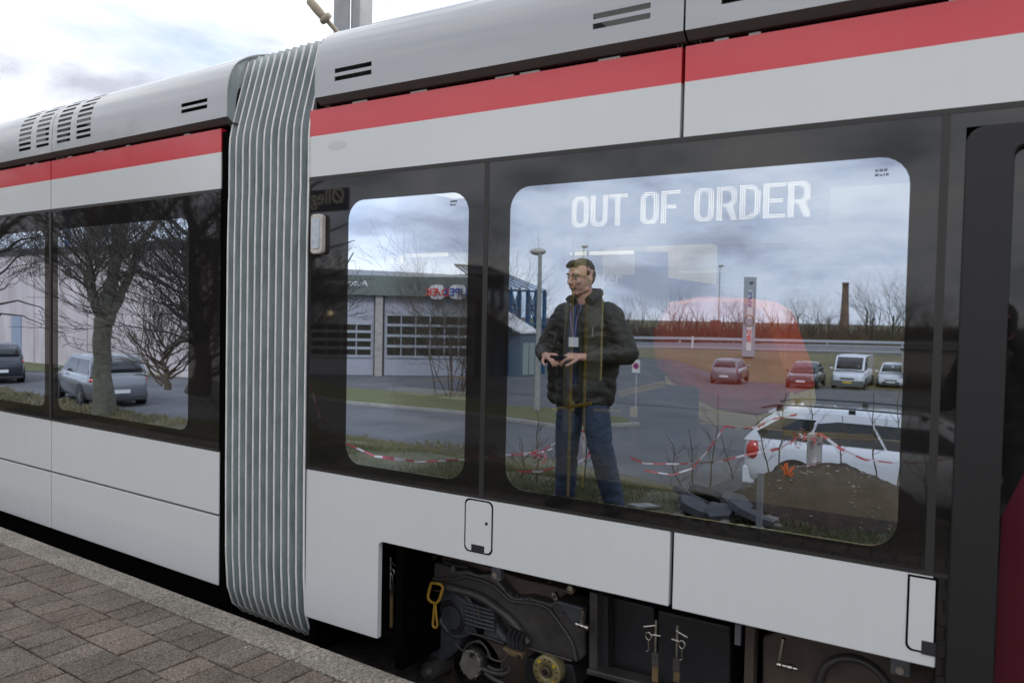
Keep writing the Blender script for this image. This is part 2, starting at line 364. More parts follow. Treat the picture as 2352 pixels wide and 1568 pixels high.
def roof_cover(x0,x1,slots,xf=None,vent=True):
    sv=sorted(set(round(v,5) for s in slots for v in s[2:]))
    zs=sorted(sv+[z for z in [2.475+.0143*k for k in range(32)]+[2.925,2.933,2.94,2.945,2.95] if all(abs(z-v)>.005 for v in sv)])
    xsx=sorted(set([x0,x1]+[v for s in slots for v in s[:2]]))
    P=[(prof(z),z) for z in zs]
    b=B(); n=len(P)
    th=.004
    for j,x in enumerate(xsx): b.v+=[(x,y,z) for y,z in P]
    for j in range(len(xsx)-1):
        for i in range(n-1):
            xc=(xsx[j]+xsx[j+1])/2; zc=(zs[i]+zs[i+1])/2
            if any(s[0]<xc<s[1] and s[2]<zc<s[3] for s in slots): continue
            b.f.append([j*n+i,(j+1)*n+i,(j+1)*n+i+1,j*n+i+1]); b.m.append(0); b.sm.append(True)
    # lip under the edge and its return, their downward-facing shade put into the colour
    b.add([(x0,-.035,2.475),(x1,-.035,2.475),(x1,.0,2.449),(x0,.0,2.449)],[(0,3,2,1)],1)
    b.add([(x0,.0,2.449),(x1,.0,2.449),(x1,.06,2.449),(x0,.06,2.449)],[(0,3,2,1)],1)
    o=mk('roof_cover',b,[M_cover,M_covin],tram,xf)
    md=o.modifiers.new('s','SOLIDIFY'); md.thickness=.005; md.offset=-1; es=o.modifiers.new('e','EDGE_SPLIT'); es.split_angle=.6
    for poly in o.data.polygons:
        pass
    # end rib
    for xx in (x0+.03,x1-.03):
        RB=[(prof(2.48+.034*k),2.48+.034*k) for k in range(12)]
        e=B(); e.add([(xx+d,y+.014,z-.004) for d in(-.008,.008) for y,z in RB]+[(xx+d,y+.07,z-.06) for d in(-.008,.008) for y,z in RB],
        [(i,i+1,24+i+1,24+i) for i in range(11)]+[(12+i,36+i,36+i+1,12+i+1) for i in range(11)]+[(24+i,24+i+1,36+i+1,36+i) for i in range(11)])
        mk('rib',e,[M_bel],o,xf)
    return o
sl=[]
for (a,bq,c0_,c1_) in ((770,855,182,182),(1362,1495,58,58)):
    for dz in (0,.0395): sl.append((hit(a,188 if a<900 else 66,-.03).x,hit(bq,175 if a<900 else 45,-.03).x,0,0))
def slot_rows(xa_,xb_,z0,h,p,n): return [(xa_,xb_,z0+i*p,z0+i*p+h) for i in range(n)]
za=hit(770,190,-.03).z
s1=slot_rows(hit(770,188,-.03).x,hit(855,178,-.03).x,za+.004,.021,.037,2)
zb_=hit(1362,70,-.03).z
s2=slot_rows(hit(1363,66,-.03).x,hit(1495,45,-.03).x,zb_,.021,.037,2)
s3=slot_rows(hit(1658,14,-.03).x,hit(1790,0,-.03).x,zb_,.021,.037,2)
xr0=-2.79
roof_cover(xr0,hit(1570,80,-.03).x,s1+s2)
roof_cover(hit(1570,80,-.03).x+.008,2.6,s3)
# ---- left section, same system in its own slightly turned frame
a0=-.066; seam=-1.918
for u0,u1 in((seam+.006,a0),(-3.8,seam-.006),(-5.7,-3.812),(-9,-5.712)):
    upper_panel(u0,u1,XL); 
    arc_panel(u0,u1,.338,ZB0-.002,XL); arc_panel(u0,u1,ZK,.326,XL)
window(seam+.012,a0,XLx(133),XLx(433),.77,1.97,XL,.07)
window(-3.8,seam-.012,-3.45,XLx(103),.77,1.97,XL,.07)
window(-5.7,-3.824,-5.4,-4.05,.77,1.97,XL,.07)
window(-9,-5.724,-8.4,-6.0,.77,1.97,XL,.07)
b=B()
for s_ in (seam,-3.812,-5.712): b.box(s_-.012,s_+.012,-.006,.02,ZB0+.012,ZB1-.014)
b.box(-9,a0,-.002,.03,ZB1-.014,ZB1+.002); b.box(-9,a0,-.001,.03,ZB0-.001,ZB0+.012)
mk('window_seal',b,[M_seal],tram,XL)
b=B(); b.box(-9,a0-.01,.031,.1,ZK+.01,ZB0-.02); b.box(-9,a0-.01,.031,.12,ZB1+.01,ZS1+.12)
for q0,q1 in((XLx(433)+.012,a0),(XLx(103)+.012,XLx(133)-.012),(-4.05,-3.47),(-6,-5.4)): b.box(q0,q1,.014,.09,ZB0-.02,ZB1+.01)
mk('body_frame',b,[M_void],tram,XL)
b=B(); b.box(-9,-.0,.03,.3,ZK-.16,ZK-.002); b.box(a0+.003,.0,.005,.10,ZK-.1,ZS1-.02); mk('sill_rail',b,[M_void],tram,XL)
xsl=hitL(121,348,-.03).x
cols=[(hitL(45,348,-.03).x,hitL(72.7,343,-.03).x),(hitL(85,339.7,-.03).x,hitL(114,333,-.03).x),(hitL(132.4,329,-.03).x,hitL(163.5,322,-.03).x),(hitL(177,320,-.03).x,hitL(210,311.5,-.03).x)]
zr=hitL(45,350,-.03).z
zr+=.002
SL=[]
for c in cols: SL.append(slot_rows(c[0],c[1],zr,.019,.0345,9))
zq=hitL(418,262,-.03).z
s5=slot_rows(hitL(418,262,-.03).x,hitL(478,247,-.03).x,zq,.02,.034,2)
roof_cover(xsl+.007,.03,SL[2]+SL[3]+s5,XL); roof_cover(-3.9,xsl,SL[0]+SL[1],XL); roof_cover(-9,-3.91,[],XL)
# things under the covers that show through the slots, and fixings in the dark gap
def under_roof(x0,x1,xf,seed):
    random.seed(seed); b=B()
    b.box(x0+.1,x1-.1,.5,2.1,2.45,2.62,0)
    u=x0+.1
    while u<x1-.3:
        w=random.uniform(.1,.4); b.box(u,u+w,.16,.4,2.47,2.47+random.uniform(.12,.3),random.choice([0,1,1])); u+=w+random.uniform(.02,.12)
    mk('roof_equipment',b,[M_int,M_blk],tram,xf)
    u=x0+.2
    while u<min(x1,.3)-.2:
        c=B(); c.bar((u,.014,2.437),(u+random.choice([.04,.05,.09]),.014,2.4375),.009,.009); u+=random.choice([.12,.35,.45,.6])
        mk('cover_clip',c,[M_trim2],tram,xf)
under_roof(xr0,2.6,None,3); under_roof(-9,.03,XL,4)
# ---- bellows
FO=[(.40,-.27),(.22,-.25),(.11,-.21),(.04,-.14),(.008,-.04),(-.004,.15),(-.008,.6),(-.008,1.2),(-.006,1.8),(-.002,2.03),(.0,2.06),(.0,2.30),(.004,2.37),(.016,2.43),(.05,2.56),(.085,2.69),(.114,2.80),(.135,2.83),(.20,2.842),(.5,2.85),(1.3,2.85)]
def bellows():
    nF=11; b=B(); bd=B()
    P=FO; n=len(P)
    # inward normals of the hoop
    NI=[]
    for i in range(n):
        a=Vector(P[max(i-1,0)]);c=Vector(P[min(i+1,n-1)]);d=(c-a).normalized(); NI.append(Vector((d.y,-d.x)))
    def lerp(k,i,depth,wob):
        t=k/(2*nF); y,z=P[i]; ni=NI[i]; y+=ni.x*depth; z+=ni.y*depth
        A=XL@Vector((.012,y+.0,z)); Bq=Vector((xs0-.002,y,z)); p=A.lerp(Bq,t); p.x+=wob; return p
    dep=.085
    cols=[]
    for k in range(2*nF+1):
        inner=(k%2==1)
        random.seed(k); w0=random.uniform(-.0012,.0012)
        row=[]
        for i in range(n):
            wob=w0*math.sin(i*1.3+k)*.6
            row.append(lerp(k,i,dep if inner else 0.,wob))
        cols.append(row)
    # each pleat: flat outer crown (front and back faces) then down into the groove
    for k in range(2*nF):
        A=cols[k];Bc=cols[k+1]; vs=[];fs=[]
        M=6
        for m in range(M+1):
            t=m/M
            for i in range(n):
                p=A[i].lerp(Bc[i],t)
                # fabric bulges outwards between crown and groove
                bul=.004*math.sin(PI*t)+.0015*noise.noise(Vector((k*3.1,P[i][1]*2.5,t*2))); p=p+Vector((0,-NI[i].x*bul,-NI[i].y*bul)); vs.append(p)
        for m in range(M):
            for i in range(n-1): fs.append((m*n+i,m*n+i+1,(m+1)*n+i+1,(m+1)*n+i))
        b.add(vs,fs,0,True)
    for k in range(0,2*nF+1,2):
        bd.tube([p+Vector((0,-.003,0)) for p in cols[k][:17]],.0052,6)
    o=mk('bellows',b,[M_bel],tram)
    mk('piping',bd,[M_bead],o)
    # stitched seam straps across the folds
    st=B()
    for iz in (9,): 
        for k in range(0,2*nF):
            a=cols[k][iz];c=cols[k+1][iz]; m_=a.lerp(c,.5)+Vector((0,-.006,0))
            st.bar(a+Vector((0,-.003,0)),m_,.004,.012); st.bar(m_,c+Vector((0,-.003,0)),.004,.012)
    mk('seam_strap',st,[M_bel],o)
bellows()
b=B(); b.add([tuple(XL@Vector((.004+dx,y+.02,z-.01))) for dx in(-.02,.006) for y,z in FO]+[tuple(XL@Vector((.004+dx,y+.2,z-.02))) for dx in(-.02,.006) for y,z in FO],
  [(i,i+1,2*21+i+1,2*21+i) for i in range(20)]+[(21+i,3*21+i,3*21+i+1,21+i+1) for i in range(20)]); mk('bellows_frame',b,[M_blk],tram)
# ---- side marker lamp
pl=hit(716,540,-.02); pr_=hit(742,540,-.02)
b=B(); b.prism(rrect(pl.x,pr_.x,1.735,1.925,.02),f2,-.030,.0); lm=mk('side_lamp',b,[mat('aged_white_plastic',(.62,.57,.52),.4,var=.18,scale=25)],tram,bevel=.006)
b=B(); b.prism(rrect(pl.x+.012,pr_.x-.012,1.76,1.905,.012),f2,-.034,-.029); mk('lens',b,[mat('lamp_lens',(.55,.60,.66),.15,var=.2,scale=30)],lm)
# ---- destination display, dot matrix behind the glass
FONT={'O':["..XXXXXX..",".XXXXXXXX.","XXXX..XXXX"]+["XXX....XXX"]*10+["XXXX..XXXX",".XXXXXXXX.","..XXXXXX.."],
'U':["XXX....XXX"]*13+["XXXX..XXXX",".XXXXXXXX.","..XXXXXX.."],
'T':["XXXXXXXXXX"]*2+["...XXX...."]*14,
'F':["XXXXXXXXXX"]*2+["XXX......."]*5+["XXXXXXXX.."]*2+["XXX......."]*7,
'E':["XXXXXXXXXX"]*2+["XXX......."]*5+["XXXXXXXXX."]*2+["XXX......."]*5+["XXXXXXXXXX"]*2,
'D':["XXXXXXX...","XXXXXXXX..","XXX..XXXX."]+["XXX....XXX"]*10+["XXX..XXXX.","XXXXXXXX..","XXXXXXX..."],
'R':["XXXXXXXX..","XXXXXXXXX.","XXX...XXXX"]+["XXX....XXX"]*4+["XXX...XXXX","XXXXXXXXX.","XXXXXXXX..","XXX..XXX..","XXX..XXXX.","XXX...XXX.","XXX...XXXX","XXX....XXX","XXX....XXX"]}
def led():
    A=hit(1316,455,.06);Z=hit(1863,497,.06); txt="OUT OF ORDER"
    ncol=sum(6 if c==' ' else 11 for c in txt)-1
    w=Z.x-A.x; pt=w/ncol; top=A.z; H=hit(1316,521,.06).z; pv=(top-H)/15
    b=B(); u=0
    for c in txt:
        if c==' ': u+=6; continue
        for r,row in enumerate(FONT[c]):
            for k,ch in enumerate(row):
                if ch=='X':
                    x=A.x+(u+k)*pt; z=top-r*pv; rr=pt*.25
                    b.add([(x+rr*math.cos(a*PI/3),.060,z+rr*math.sin(a*PI/3)) for a in range(6)],[list(range(6))[::-1]])
        u+=11
    bx=B(); bx.box(A.x-.05,Z.x+.05,.064,.11,H-.03,top+.03)
    d=mk('destination_display',bx,[mat('display_face',(.028,.03,.034),.35)],tram)
    mk('lit_text',b,[M_led],d)
led()
# ---- interior: floor, ceiling, far side with windows, rails, notice screen
b=B(); b.box(xs0+.05,2.6,.12,2.55,.54,.58); b.box(xs0+.05,2.6,.3,2.4,2.28,2.32); mk('cabin_lining',b,[M_int],tram)
b=B(); b.box(xs0,2.6,2.58,2.62,ZK,ZB0+.05); b.box(xs0,2.6,2.58,2.62,1.98,ZS1)
for q0,q1 in((-2.85,-2.75),(-2.62,-2.50),(.5,.7),(1.8,2.0)): b.box(q0,q1,2.58,2.62,ZB0+.05,1.98)
mk('far_side_wall',b,[M_white],tram)
g=B()
for q0,q1 in((-2.75,-2.62),(-2.50,.5),(.7,1.8)): g.box(q0,q1,2.595,2.6,ZB0+.05,1.98)
mk('far_window',g,[glassmat('far_tinted_glass',.10,(.8,.9,1),(.95,.9,.7))],tram)
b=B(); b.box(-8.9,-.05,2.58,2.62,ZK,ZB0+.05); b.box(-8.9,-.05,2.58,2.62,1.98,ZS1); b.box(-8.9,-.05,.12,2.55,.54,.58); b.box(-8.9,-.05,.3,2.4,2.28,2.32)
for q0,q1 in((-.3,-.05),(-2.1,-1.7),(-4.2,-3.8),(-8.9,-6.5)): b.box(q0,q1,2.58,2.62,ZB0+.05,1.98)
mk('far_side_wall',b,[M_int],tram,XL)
b=B(); b.box(XL.translation.x,xs0+.05,2.58,2.6,ZK,2.6); b.box(-3.6,-2.7,.3,2.5,-.05,0); mk('gangway_wall',b,[M_intd],tram)
def rail(pts,r=.017,m=None): 
    b=B(); b.tube(pts,r,10); return mk('handrail',b,[m or M_pole],tram)
for px,y in((1312,.35),(1345,.55),(905,.5)):
    p=hit(px,800,y); rail([(p.x,y,.58),(p.x,y,2.25)],.007)
for (pa,pb,y) in(((700+200,1000-78),(1034,905),.5),((905,880),(1150,860),.45),((1270,940),(1358,926),.35),((1420,901),(1525,878),.5),((1425,908),(1525,885),.5),((1365,942),(1425,944),.6),((2005,1075-72),(1800,992),.3),((2005,1010),(1800,998),.3)):
    A=hit(*pa,y);Bq=hit(*pb,y); rail([A,Bq],.008)
def cyl_seat(x,y,face):
    b=B(); b.box(x-.22,x+.22,y-.2,y+.22,.38,.45); b.box(x-.22,x+.22,y+.17*face-.03,y+.17*face+.03,.42,1.0); return mk('seat',b,[mat('seat_shell',(.05,.07,.09),.6)] if 'seat_shell' not in MATS else [MATS['seat_shell']],tram,bevel=.025)
for x in(-2.4,-1.9): cyl_seat(x,2.25,1)
# notice with a pointing arrow and the word seen through the glass
b=B(); A=hit(1445,590,.25);Bq=hit(1535,750,.25)
po=[hit(px,py,.25) for px,py in((1458,578),(1534,578),(1534,700),(1505,752),(1458,752))]
b.prism([(q.x,q.z) for q in po],f2,.25,.256); 
sn=mk('notice_panel',b,[mat('pale_sheet',(.30,.29,.26),.6)],tram)
tb=textmesh('enter',.075,.001); q=hit(1344,652,.22); place(tb,(q.x,.22,q.z),(1,0,0),(0,0,1)); mk('lettering',tb,[mat('glowing_white',(.5,.5,.5),.5,emit=.35)],sn)  # lettering is given a faint glow of its own
b=B()
for (p0,p1,p2,p3) in((877,589,919,604),(925,583,1022,588),(1310,579,1450,582)):
    q0=hit(p0,p1,1.6);q1=hit(p2,p3,1.6); b=B(); b.box(q0.x,q1.x,1.6,1.64,q0.z,q1.z); mk('ceiling_lamp',b,[mat('lit_tube',(1,.98,.9),.5,emit=.8) if 'lit_tube' not in MATS else MATS['lit_tube']],tram)
# ============================================================ PLATFORM, GROUND
e0=Vector((-5.54,-.16));e1=Vector((-1.89,-.32)); ED=(e1-e0).normalized(); EN=Vector((ED.y,-ED.x))   # EN points away from the tram
def E_(s,t,z=0.): # s along the edge from e1, t away from the tram
    p=e1+ED*s+EN*t; return (p.x,p.y,z)
b=B(); random.seed(2)
s=-10.
kj=-2.55
while kj>-10: kj-=1.0
while kj<6:
    x0=kj+.0015;x1=kj+.9985
    v=[E_(x0,0.),E_(x1,0.),E_(x1,.155),E_(x0,.155)]
    b.add([(p[0],p[1],-.25) for p in v]+[(p[0],p[1],0.) for p in v],[(0,1,2,3),(7,6,5,4),(0,4,5,1),(1,5,6,2),(2,6,7,3),(3,7,4,0)],0); kj+=1.
def speck(name,base,amt=.5,scale=160):
    m,t,p=nodes(name); p.inputs['Roughness'].default_value=.85
    c=t.nodes.new('ShaderNodeTexCoord'); v=t.nodes.new('ShaderNodeTexVoronoi'); v.inputs['Scale'].default_value=scale; t.links.new(c.outputs['Object'],v.inputs[0])
    sp=t.nodes.new('ShaderNodeSeparateColor'); t.links.new(v.outputs['Color'],sp.inputs[0])
    r=t.nodes.new('ShaderNodeValToRGB'); e=r.color_ramp.elements; e[0].position=0; e[0].color=(*[x*(1-amt) for x in base],1); e[1].position=1; e[1].color=(*[min(1,x*(1+amt)) for x in base],1)
    k=e.new(.55); k.color=(*base,1)
    t.links.new(sp.outputs[0],r.inputs[0])
    n=t.nodes.new('ShaderNodeTexNoise'); n.inputs['Scale'].default_value=3.5; n.inputs['Detail'].default_value=6; t.links.new(c.outputs['Object'],n.inputs[0])
    a=t.nodes.new('ShaderNodeVertexColor'); a.layer_name='tone'
    mr=t.nodes.new('ShaderNodeMapRange'); mr.inputs[1].default_value=.3; mr.inputs[2].default_value=.7; mr.inputs[3].default_value=.72; mr.inputs[4].default_value=1.2; t.links.new(n.outputs[0],mr.inputs[0])
    q=t.nodes.new('ShaderNodeVectorMath'); q.operation='SCALE'; t.links.new(r.outputs[0],q.inputs[0]); t.links.new(mr.outputs[0],q.inputs['Scale'])
    b_=t.nodes.new('ShaderNodeBump'); b_.inputs['Strength'].default_value=.35; b_.inputs['Distance'].default_value=.004; t.links.new(v.outputs['Distance'],b_.inputs['Height']); t.links.new(b_.outputs[0],p.inputs['Normal'])
    return m,t,p,q,a
m,t,p,q,a=speck('granite_kerb',(.27,.24,.20),.6,150); t.links.new(q.outputs[0],p.inputs['Base Color']); M_kerb=m
tag(mk('kerb',b,[M_kerb],bevel=.006),kind='structure')
m,t,p,q,a=speck('paving_brick',(.172,.140,.112),.6,190)
mx=t.nodes.new('ShaderNodeMixRGB'); mx.blend_type='MULTIPLY'; mx.inputs[0].default_value=1; t.links.new(q.outputs[0],mx.inputs[1]); t.links.new(a.outputs[0],mx.inputs[2]); t.links.new(mx.outputs[0],p.inputs['Base Color']); M_brick=m
def bricks():
    b=B(); tones=[]; random.seed(11)
    rows=11; BW,BD=.138,.2
    for r in range(rows):
        t0=.166+r*BD; off=(r%2)*.069+random.uniform(-.006,.006)
        k=-60
        while k<38:
            s0=k*BW+off; w=BW-.0085; j=.0045 if r%2 else .0025
            zz=random.uniform(-.0025,.0015); tl=random.uniform(-.0015,.0015)
            cs=[(s0,t0),(s0+w,t0),(s0+w,t0+BD-.0075),(s0,t0+BD-.0075)]
            bl=.004; a=[E_(u+random.uniform(-j,j),v+random.uniform(-j,j)) for u,v in cs]
            cx=sum(p[0] for p in a)/4;cy=sum(p[1] for p in a)/4
            top=[(p[0]+(cx-p[0])*bl/.05,p[1]+(cy-p[1])*bl/.1,zz+(tl if i<2 else -tl)) for i,p in enumerate(a)]
            mid=[(p[0],p[1],zz-.004) for p in a]; lo=[(p[0],p[1],zz-.03) for p in a]
            b.add(top+mid+lo,[(3,2,1,0),(0,1,5,4),(1,2,6,5),(2,3,7,6),(3,0,4,7),(4,5,9,8),(5,6,10,9),(6,7,11,10),(7,4,8,11)])
            g=random.uniform(.84,1.13); h=random.uniform(-.035,.05); tones+=[(g*(1+h),g,g*(1-h*.8),1)]*9
            k+=1
    o=mk('paving',b,[M_brick]); ca=o.data.color_attributes.new('tone','FLOAT_COLOR','CORNER')
    i=0; arr=[]
    for p_,tn in zip(o.data.polygons,tones): arr+=list(tn)*p_.loop_total
    ca.data.foreach_set('color',arr); tag(o,kind='structure')
bricks()
b=B(); v=[E_(-10,.155),E_(6,.155),E_(6,2.38),E_(-10,2.38)]; b.add([(p[0],p[1],-.013) for p in v],[(3,2,1,0)])
v=[E_(-10,0.01),E_(6,0.01),E_(6,2.38),E_(-10,2.38)]; b.add([(p[0],p[1],-.03) for p in v]+[(p[0],p[1],-1.5) for p in v],[(3,2,1,0),(0,1,5,4),(1,2,6,5),(2,3,7,6),(3,0,4,7)])
tag(mk('platform',b,[mat('joint_sand',(.028,.024,.017),.95,var=.35,scale=9,bump=.4,bscale=200)]),kind='structure')
# small litter specks on the paving
b=B(); random.seed(5)
for _ in range(40):
    p=E_(random.uniform(-4.5,-.2),random.uniform(.17,1.0)); b.sphere((p[0],p[1],.002),random.uniform(.0015,.005),6,4,sc=(1.3,1,.4))
tag(mk('grit',b,[mat('pale_grit',(.6,.58,.54),.7)]),'pale grit specks scattered on the brick paving','grit',kind='stuff')
b=B(); PX=-3.32
# one ground sheet: trackbed level under the trams, embankment behind the platform, then the flat lot to the horizon
M_gr=mat('dry_grass_ground',(.10,.088,.055),.95,var=.45,scale=1.4,bump=.9,bscale=8,dark=(.05,.055,.022))
def foot(x):
    if x>-3: return -9.4
    if x>-8: return -9.4-(x+3)/-5*1.6
    if x>-12: return -11.0+(x+8)/-4*2.2
    if x>-20: return -8.8+(x+12)/-8*1.4
    return -7.4
def ground_z(x,y):
    if y<-200 or y>-2.55 : 
        if y>-2.55 and y<-.15: return -1.5
        if y>=-.15: return -.42 if y<3 else (-.45-(y-3)*.02 if y<60 else -1.5)
        return -1.5
    f=foot(x)
    if y<=f:
        DZ=[(-62,0),(-58,-.05),(-54,-.7),(-50,-1.2),(-44,-1.0),(-38,-.75),(-32,-.5),(-26,-.2),(-22,0)]; d=0
        for (y0,a0_),(y1,a1_) in zip(DZ,DZ[1:]):
            if y0<=y<=y1: d=a0_+(a1_-a0_)*(y-y0)/(y1-y0)
        return -1.5+d*max(0,min(1,(x+19)/4))
    sk=max(0,min(1,(-9-x)/5)); kk=1-.72*sk
    t=(y-f)/(-3.5-f) if y<-3.5 else 1.
    t=max(0,min(1,t)); z=-1.5+1.48*kk*(t*t*(3-2*t)*.35+t*.65)
    k=math.sin(PI*t)**.5 if 0<t<1 else 0
    return z+noise.noise(Vector((x*.35,y*.6,0)))*.12*k+noise.noise(Vector((x*1.7,y*1.9,3)))*.05*max(k,.15)
ysg=[-900,-200,-80,-70,-62,-58,-54,-50,-44,-38,-32,-26,-22,-14]+[-12+i*.34 for i in range(28)]+[-2.56,-2.54,-.9,-.15,3.2,9,20,60,900]
xsg=[-900,-300,-120,-60,-40]+[-30+i*.6 for i in range(72)]+[20,60,200,900]
vs=[(x,y,ground_z(x,y)) for y in ysg for x in xsg]
XSG,YSG=xsg,ysg
n=len(xsg); b.add(vs,[(j*n+i,j*n+i+1,(j+1)*n+i+1,(j+1)*n+i) for j in range(len(ysg)-1) for i in range(n-1)],0,True)
tag(mk('ground',b,[M_gr]),kind='structure')
# ballast and rails under the tram
b=B(); b.box(-30,12,.0,2.9,-.41,-.395); tag(mk('ballast',b,[mat('ballast_stone',(.07,.062,.055),.95,var=.6,scale=22,bump=1.,bscale=40)]),kind='structure')
for y in (.62,2.06):
    b=B(); b.box(-30,12,y-.035,y+.035,-.36,-.32); b.box(-30,12,y-.008,y+.008,-.395,-.36); tag(mk('rail',b,[M_steel]),kind='structure')
# ============================================================ BEHIND THE CAMERA: what the glass reflects
def ground_poly(name,pts,z,m,holes=None):
    b=B(); b.add([(p[0],p[1],z) for p in pts],[list(range(len(pts)))])
    me_n=Vector((0,0,0)); 
    a=sum(pts[i][0]*pts[(i+1)%len(pts)][1]-pts[(i+1)%len(pts)][0]*pts[i][1] for i in range(len(pts)))
    if a<0: b.f[0]=b.f[0][::-1]
    return tag(mk(name,b,[m]),kind='structure')
G=-1.5
M_asph=mat('worn_asphalt',(.095,.095,.10),.85,var=.34,scale=.55,bump=.3,bscale=60)
M_asph2=mat('main_road_asphalt',(.14,.14,.148),.85,var=.1,scale=.3)
M_green=mat('mown_grass',(.088,.088,.034),.95,var=.35,scale=2.2,bump=1,bscale=30,dark=(.08,.085,.03))
M_bank=mat('rough_bank_grass',(.14,.105,.055),.95,var=.4,scale=.5,bump=1,bscale=6,dark=(.08,.09,.035))
M_line=mat('road_marking_white',(.7,.7,.68),.7)
ground_poly('road',[(-90,-7.9),(-20,-7.9),(-12,-9.4),(-9.7,-10.4),(-8,-11.4),(-3,-9.9),(25,-9.9),(25,-22),(-19.2,-22),(-19.2,-62),(-90,-62)],G+.004,M_asph)
def strip(name,y0,y1,x0,x1,off,m):
    xs=[x for x in XSG if x0<=x<=x1]; ys=[y for y in YSG if y0<=y<=y1]; b=B(); n=len(xs)
    b.add([(x,y,ground_z(x,y)+off) for y in ys for x in xs],[(j*n+i,j*n+i+1,(j+1)*n+i+1,(j+1)*n+i) for j in range(len(ys)-1) for i in range(n-1)],0,True)
    return tag(mk(name,b,[m]),kind='structure')
def RPg(px,py,left=False):
    z=G
    for _ in range(25): p=RP(px,py,z,left); z=z*.5+.5*(ground_z(p.x,p.y)+.015)
    return RP(px,py,z,left)
strip('car_park',-50,-22,-19.3,60,.015,M_asph)
px_poly=lambda L_:[RP(a,c,G,False) for a,c in L_]
gs=px_poly([(700,868),(794,892),(940,903),(1061,915),(1164,933),(1300,942),(1424,960),(1467,977),(1300,986),(1158,965),(1061,951),(794,927),(700,912)])
ground_poly('grass_island',gs,G+.05,M_green)
kb=B(); kp=px_poly([(1467,977),(1300,986),(1158,965),(1061,951),(794,927),(700,912)])
for p,q in zip(kp,kp[1:]): kb.bar((p.x,p.y,G+.03),(q.x,q.y,G+.03),.14,.12)
tag(mk('road_kerb',kb,[M_conc]),kind='structure')
strip('bank',-70,-50,-60,60,.02,M_bank)
ground_poly('motorway',px_poly([(1120,794),(1562,800),(2072,813),(2500,814),(2500,797),(2072,795),(1562,781),(1120,776)]),G+.034,M_asph2)
ml_=B(); 
for yy in (0,1):
    ps=px_poly([(1120,791.5),(1562,797.5),(2072,810),(2500,812)]) if yy==0 else px_poly([(1120,779),(1562,784),(2072,798),(2500,800)])
    for p,q in zip(ps,ps[1:]): ml_.bar((p.x,p.y,G+.04),(q.x,q.y,G+.04),.25,.012)
tag(mk('lane_marking',ml_,[M_line]),kind='structure')
lw_=RP(34,822,G,True); 
ground_poly('wall_verge',[RP(-60,822,G,True),RP(60,822,G,True),RP(200,836,G,True),RP(520,866,G,True),RP(520,874,G,True),RP(200,856,G,True),RP(-60,850,G,True)],G+.02,M_green)
# --- guard rail along the main road
gr=empty('guard_rail',RP(1600,801,G),'long galvanised guard rail on low posts along the far main road','guard rail')
ps=px_poly([(1120,802),(1562,806),(2072,818),(2500,822)]); ps2=px_poly([(1120,786),(1562,789),(2072,800),(2500,803)])
b=B()
for ps_ in(ps2,):
    for p,q in zip(ps_,ps_[1:]): b.bar((p.x,p.y,G+.65),(q.x,q.y,G+.65),.06,.3)
mk('beam',b,[mat('galvanised',(.42,.43,.45),.5,metal=.5,var=.1)],gr)
k=0
for p,q in zip(ps2,ps2[1:]):
    n=int((q-p).length/8)
    for i in range(n):
        r=p.lerp(q,i/n); b=B(); b.box(r.x-.06,r.x+.06,r.y-.06,r.y+.06,G,G+.7); mk('post',b,[MATS['galvanised']],gr); k+=1
# ------------------------------------------------------------ trees
M_bark=mat('grey_green_bark',(.095,.088,.062),.9,var=.4,scale=6,bump=.8,bscale=18)
M_bark2=mat('dark_bark',(.045,.038,.03),.9,var=.4,scale=6)
M_twig=mat('brown_twigs',(.085,.062,.042),.9,var=.3,scale=4)
RMIN=[.0035]
def grow(b,p,d,r,L,lev,R_,seg=4,droop=0.,cnt=None,spread=.7,ratio=.62):
    if cnt[0]<=0: return
    cnt[0]-=1
    n=4 if lev>1 else 3
    pts=[p];rs=[r];q=Vector(p);dd=Vector(d).normalized()
    for i in range(n):
        dd=(dd+Vector((R_.gauss(0,.16),R_.gauss(0,.16),R_.gauss(0,.12)-droop))).normalized()
        q=q+dd*L/n; pts.append(q.copy()); rs.append(max(RMIN[0],r*(1-(i+1)/n*.55)))
    b.tube(pts,rs,seg if lev>2 else (4 if lev>1 else 3),0,cap=False,sm=lev>2)
    if lev<=0: return
    k=3 if lev>2 else (4 if lev>0 else 2)
    for j in range(k):
        t=R_.uniform(.3,1.) if j else 1.
        i=min(n,max(1,int(round(t*n)))); o=pts[i]
        a=R_.uniform(0,2*PI); e=Vector((math.cos(a),math.sin(a),R_.uniform(-.1,.5))); e-=dd*e.dot(dd)*.6
        nd=(dd+e.normalized()*R_.uniform(.4,1.)*spread*(.5 if j==0 else 1.3)).normalized()
        nd.z+=.12
        grow(b,o,nd,max(RMIN[0],rs[i]*R_.uniform(.5,.8)),L*R_.uniform(.55,.85)*ratio/.62,lev-1,R_,seg,droop,cnt,spread,ratio)
def rawtube(name,pts,rs,m,parent,seg=10):
    b=B(); b.tube(pts,rs,seg); return mk(name,b,[m],parent)
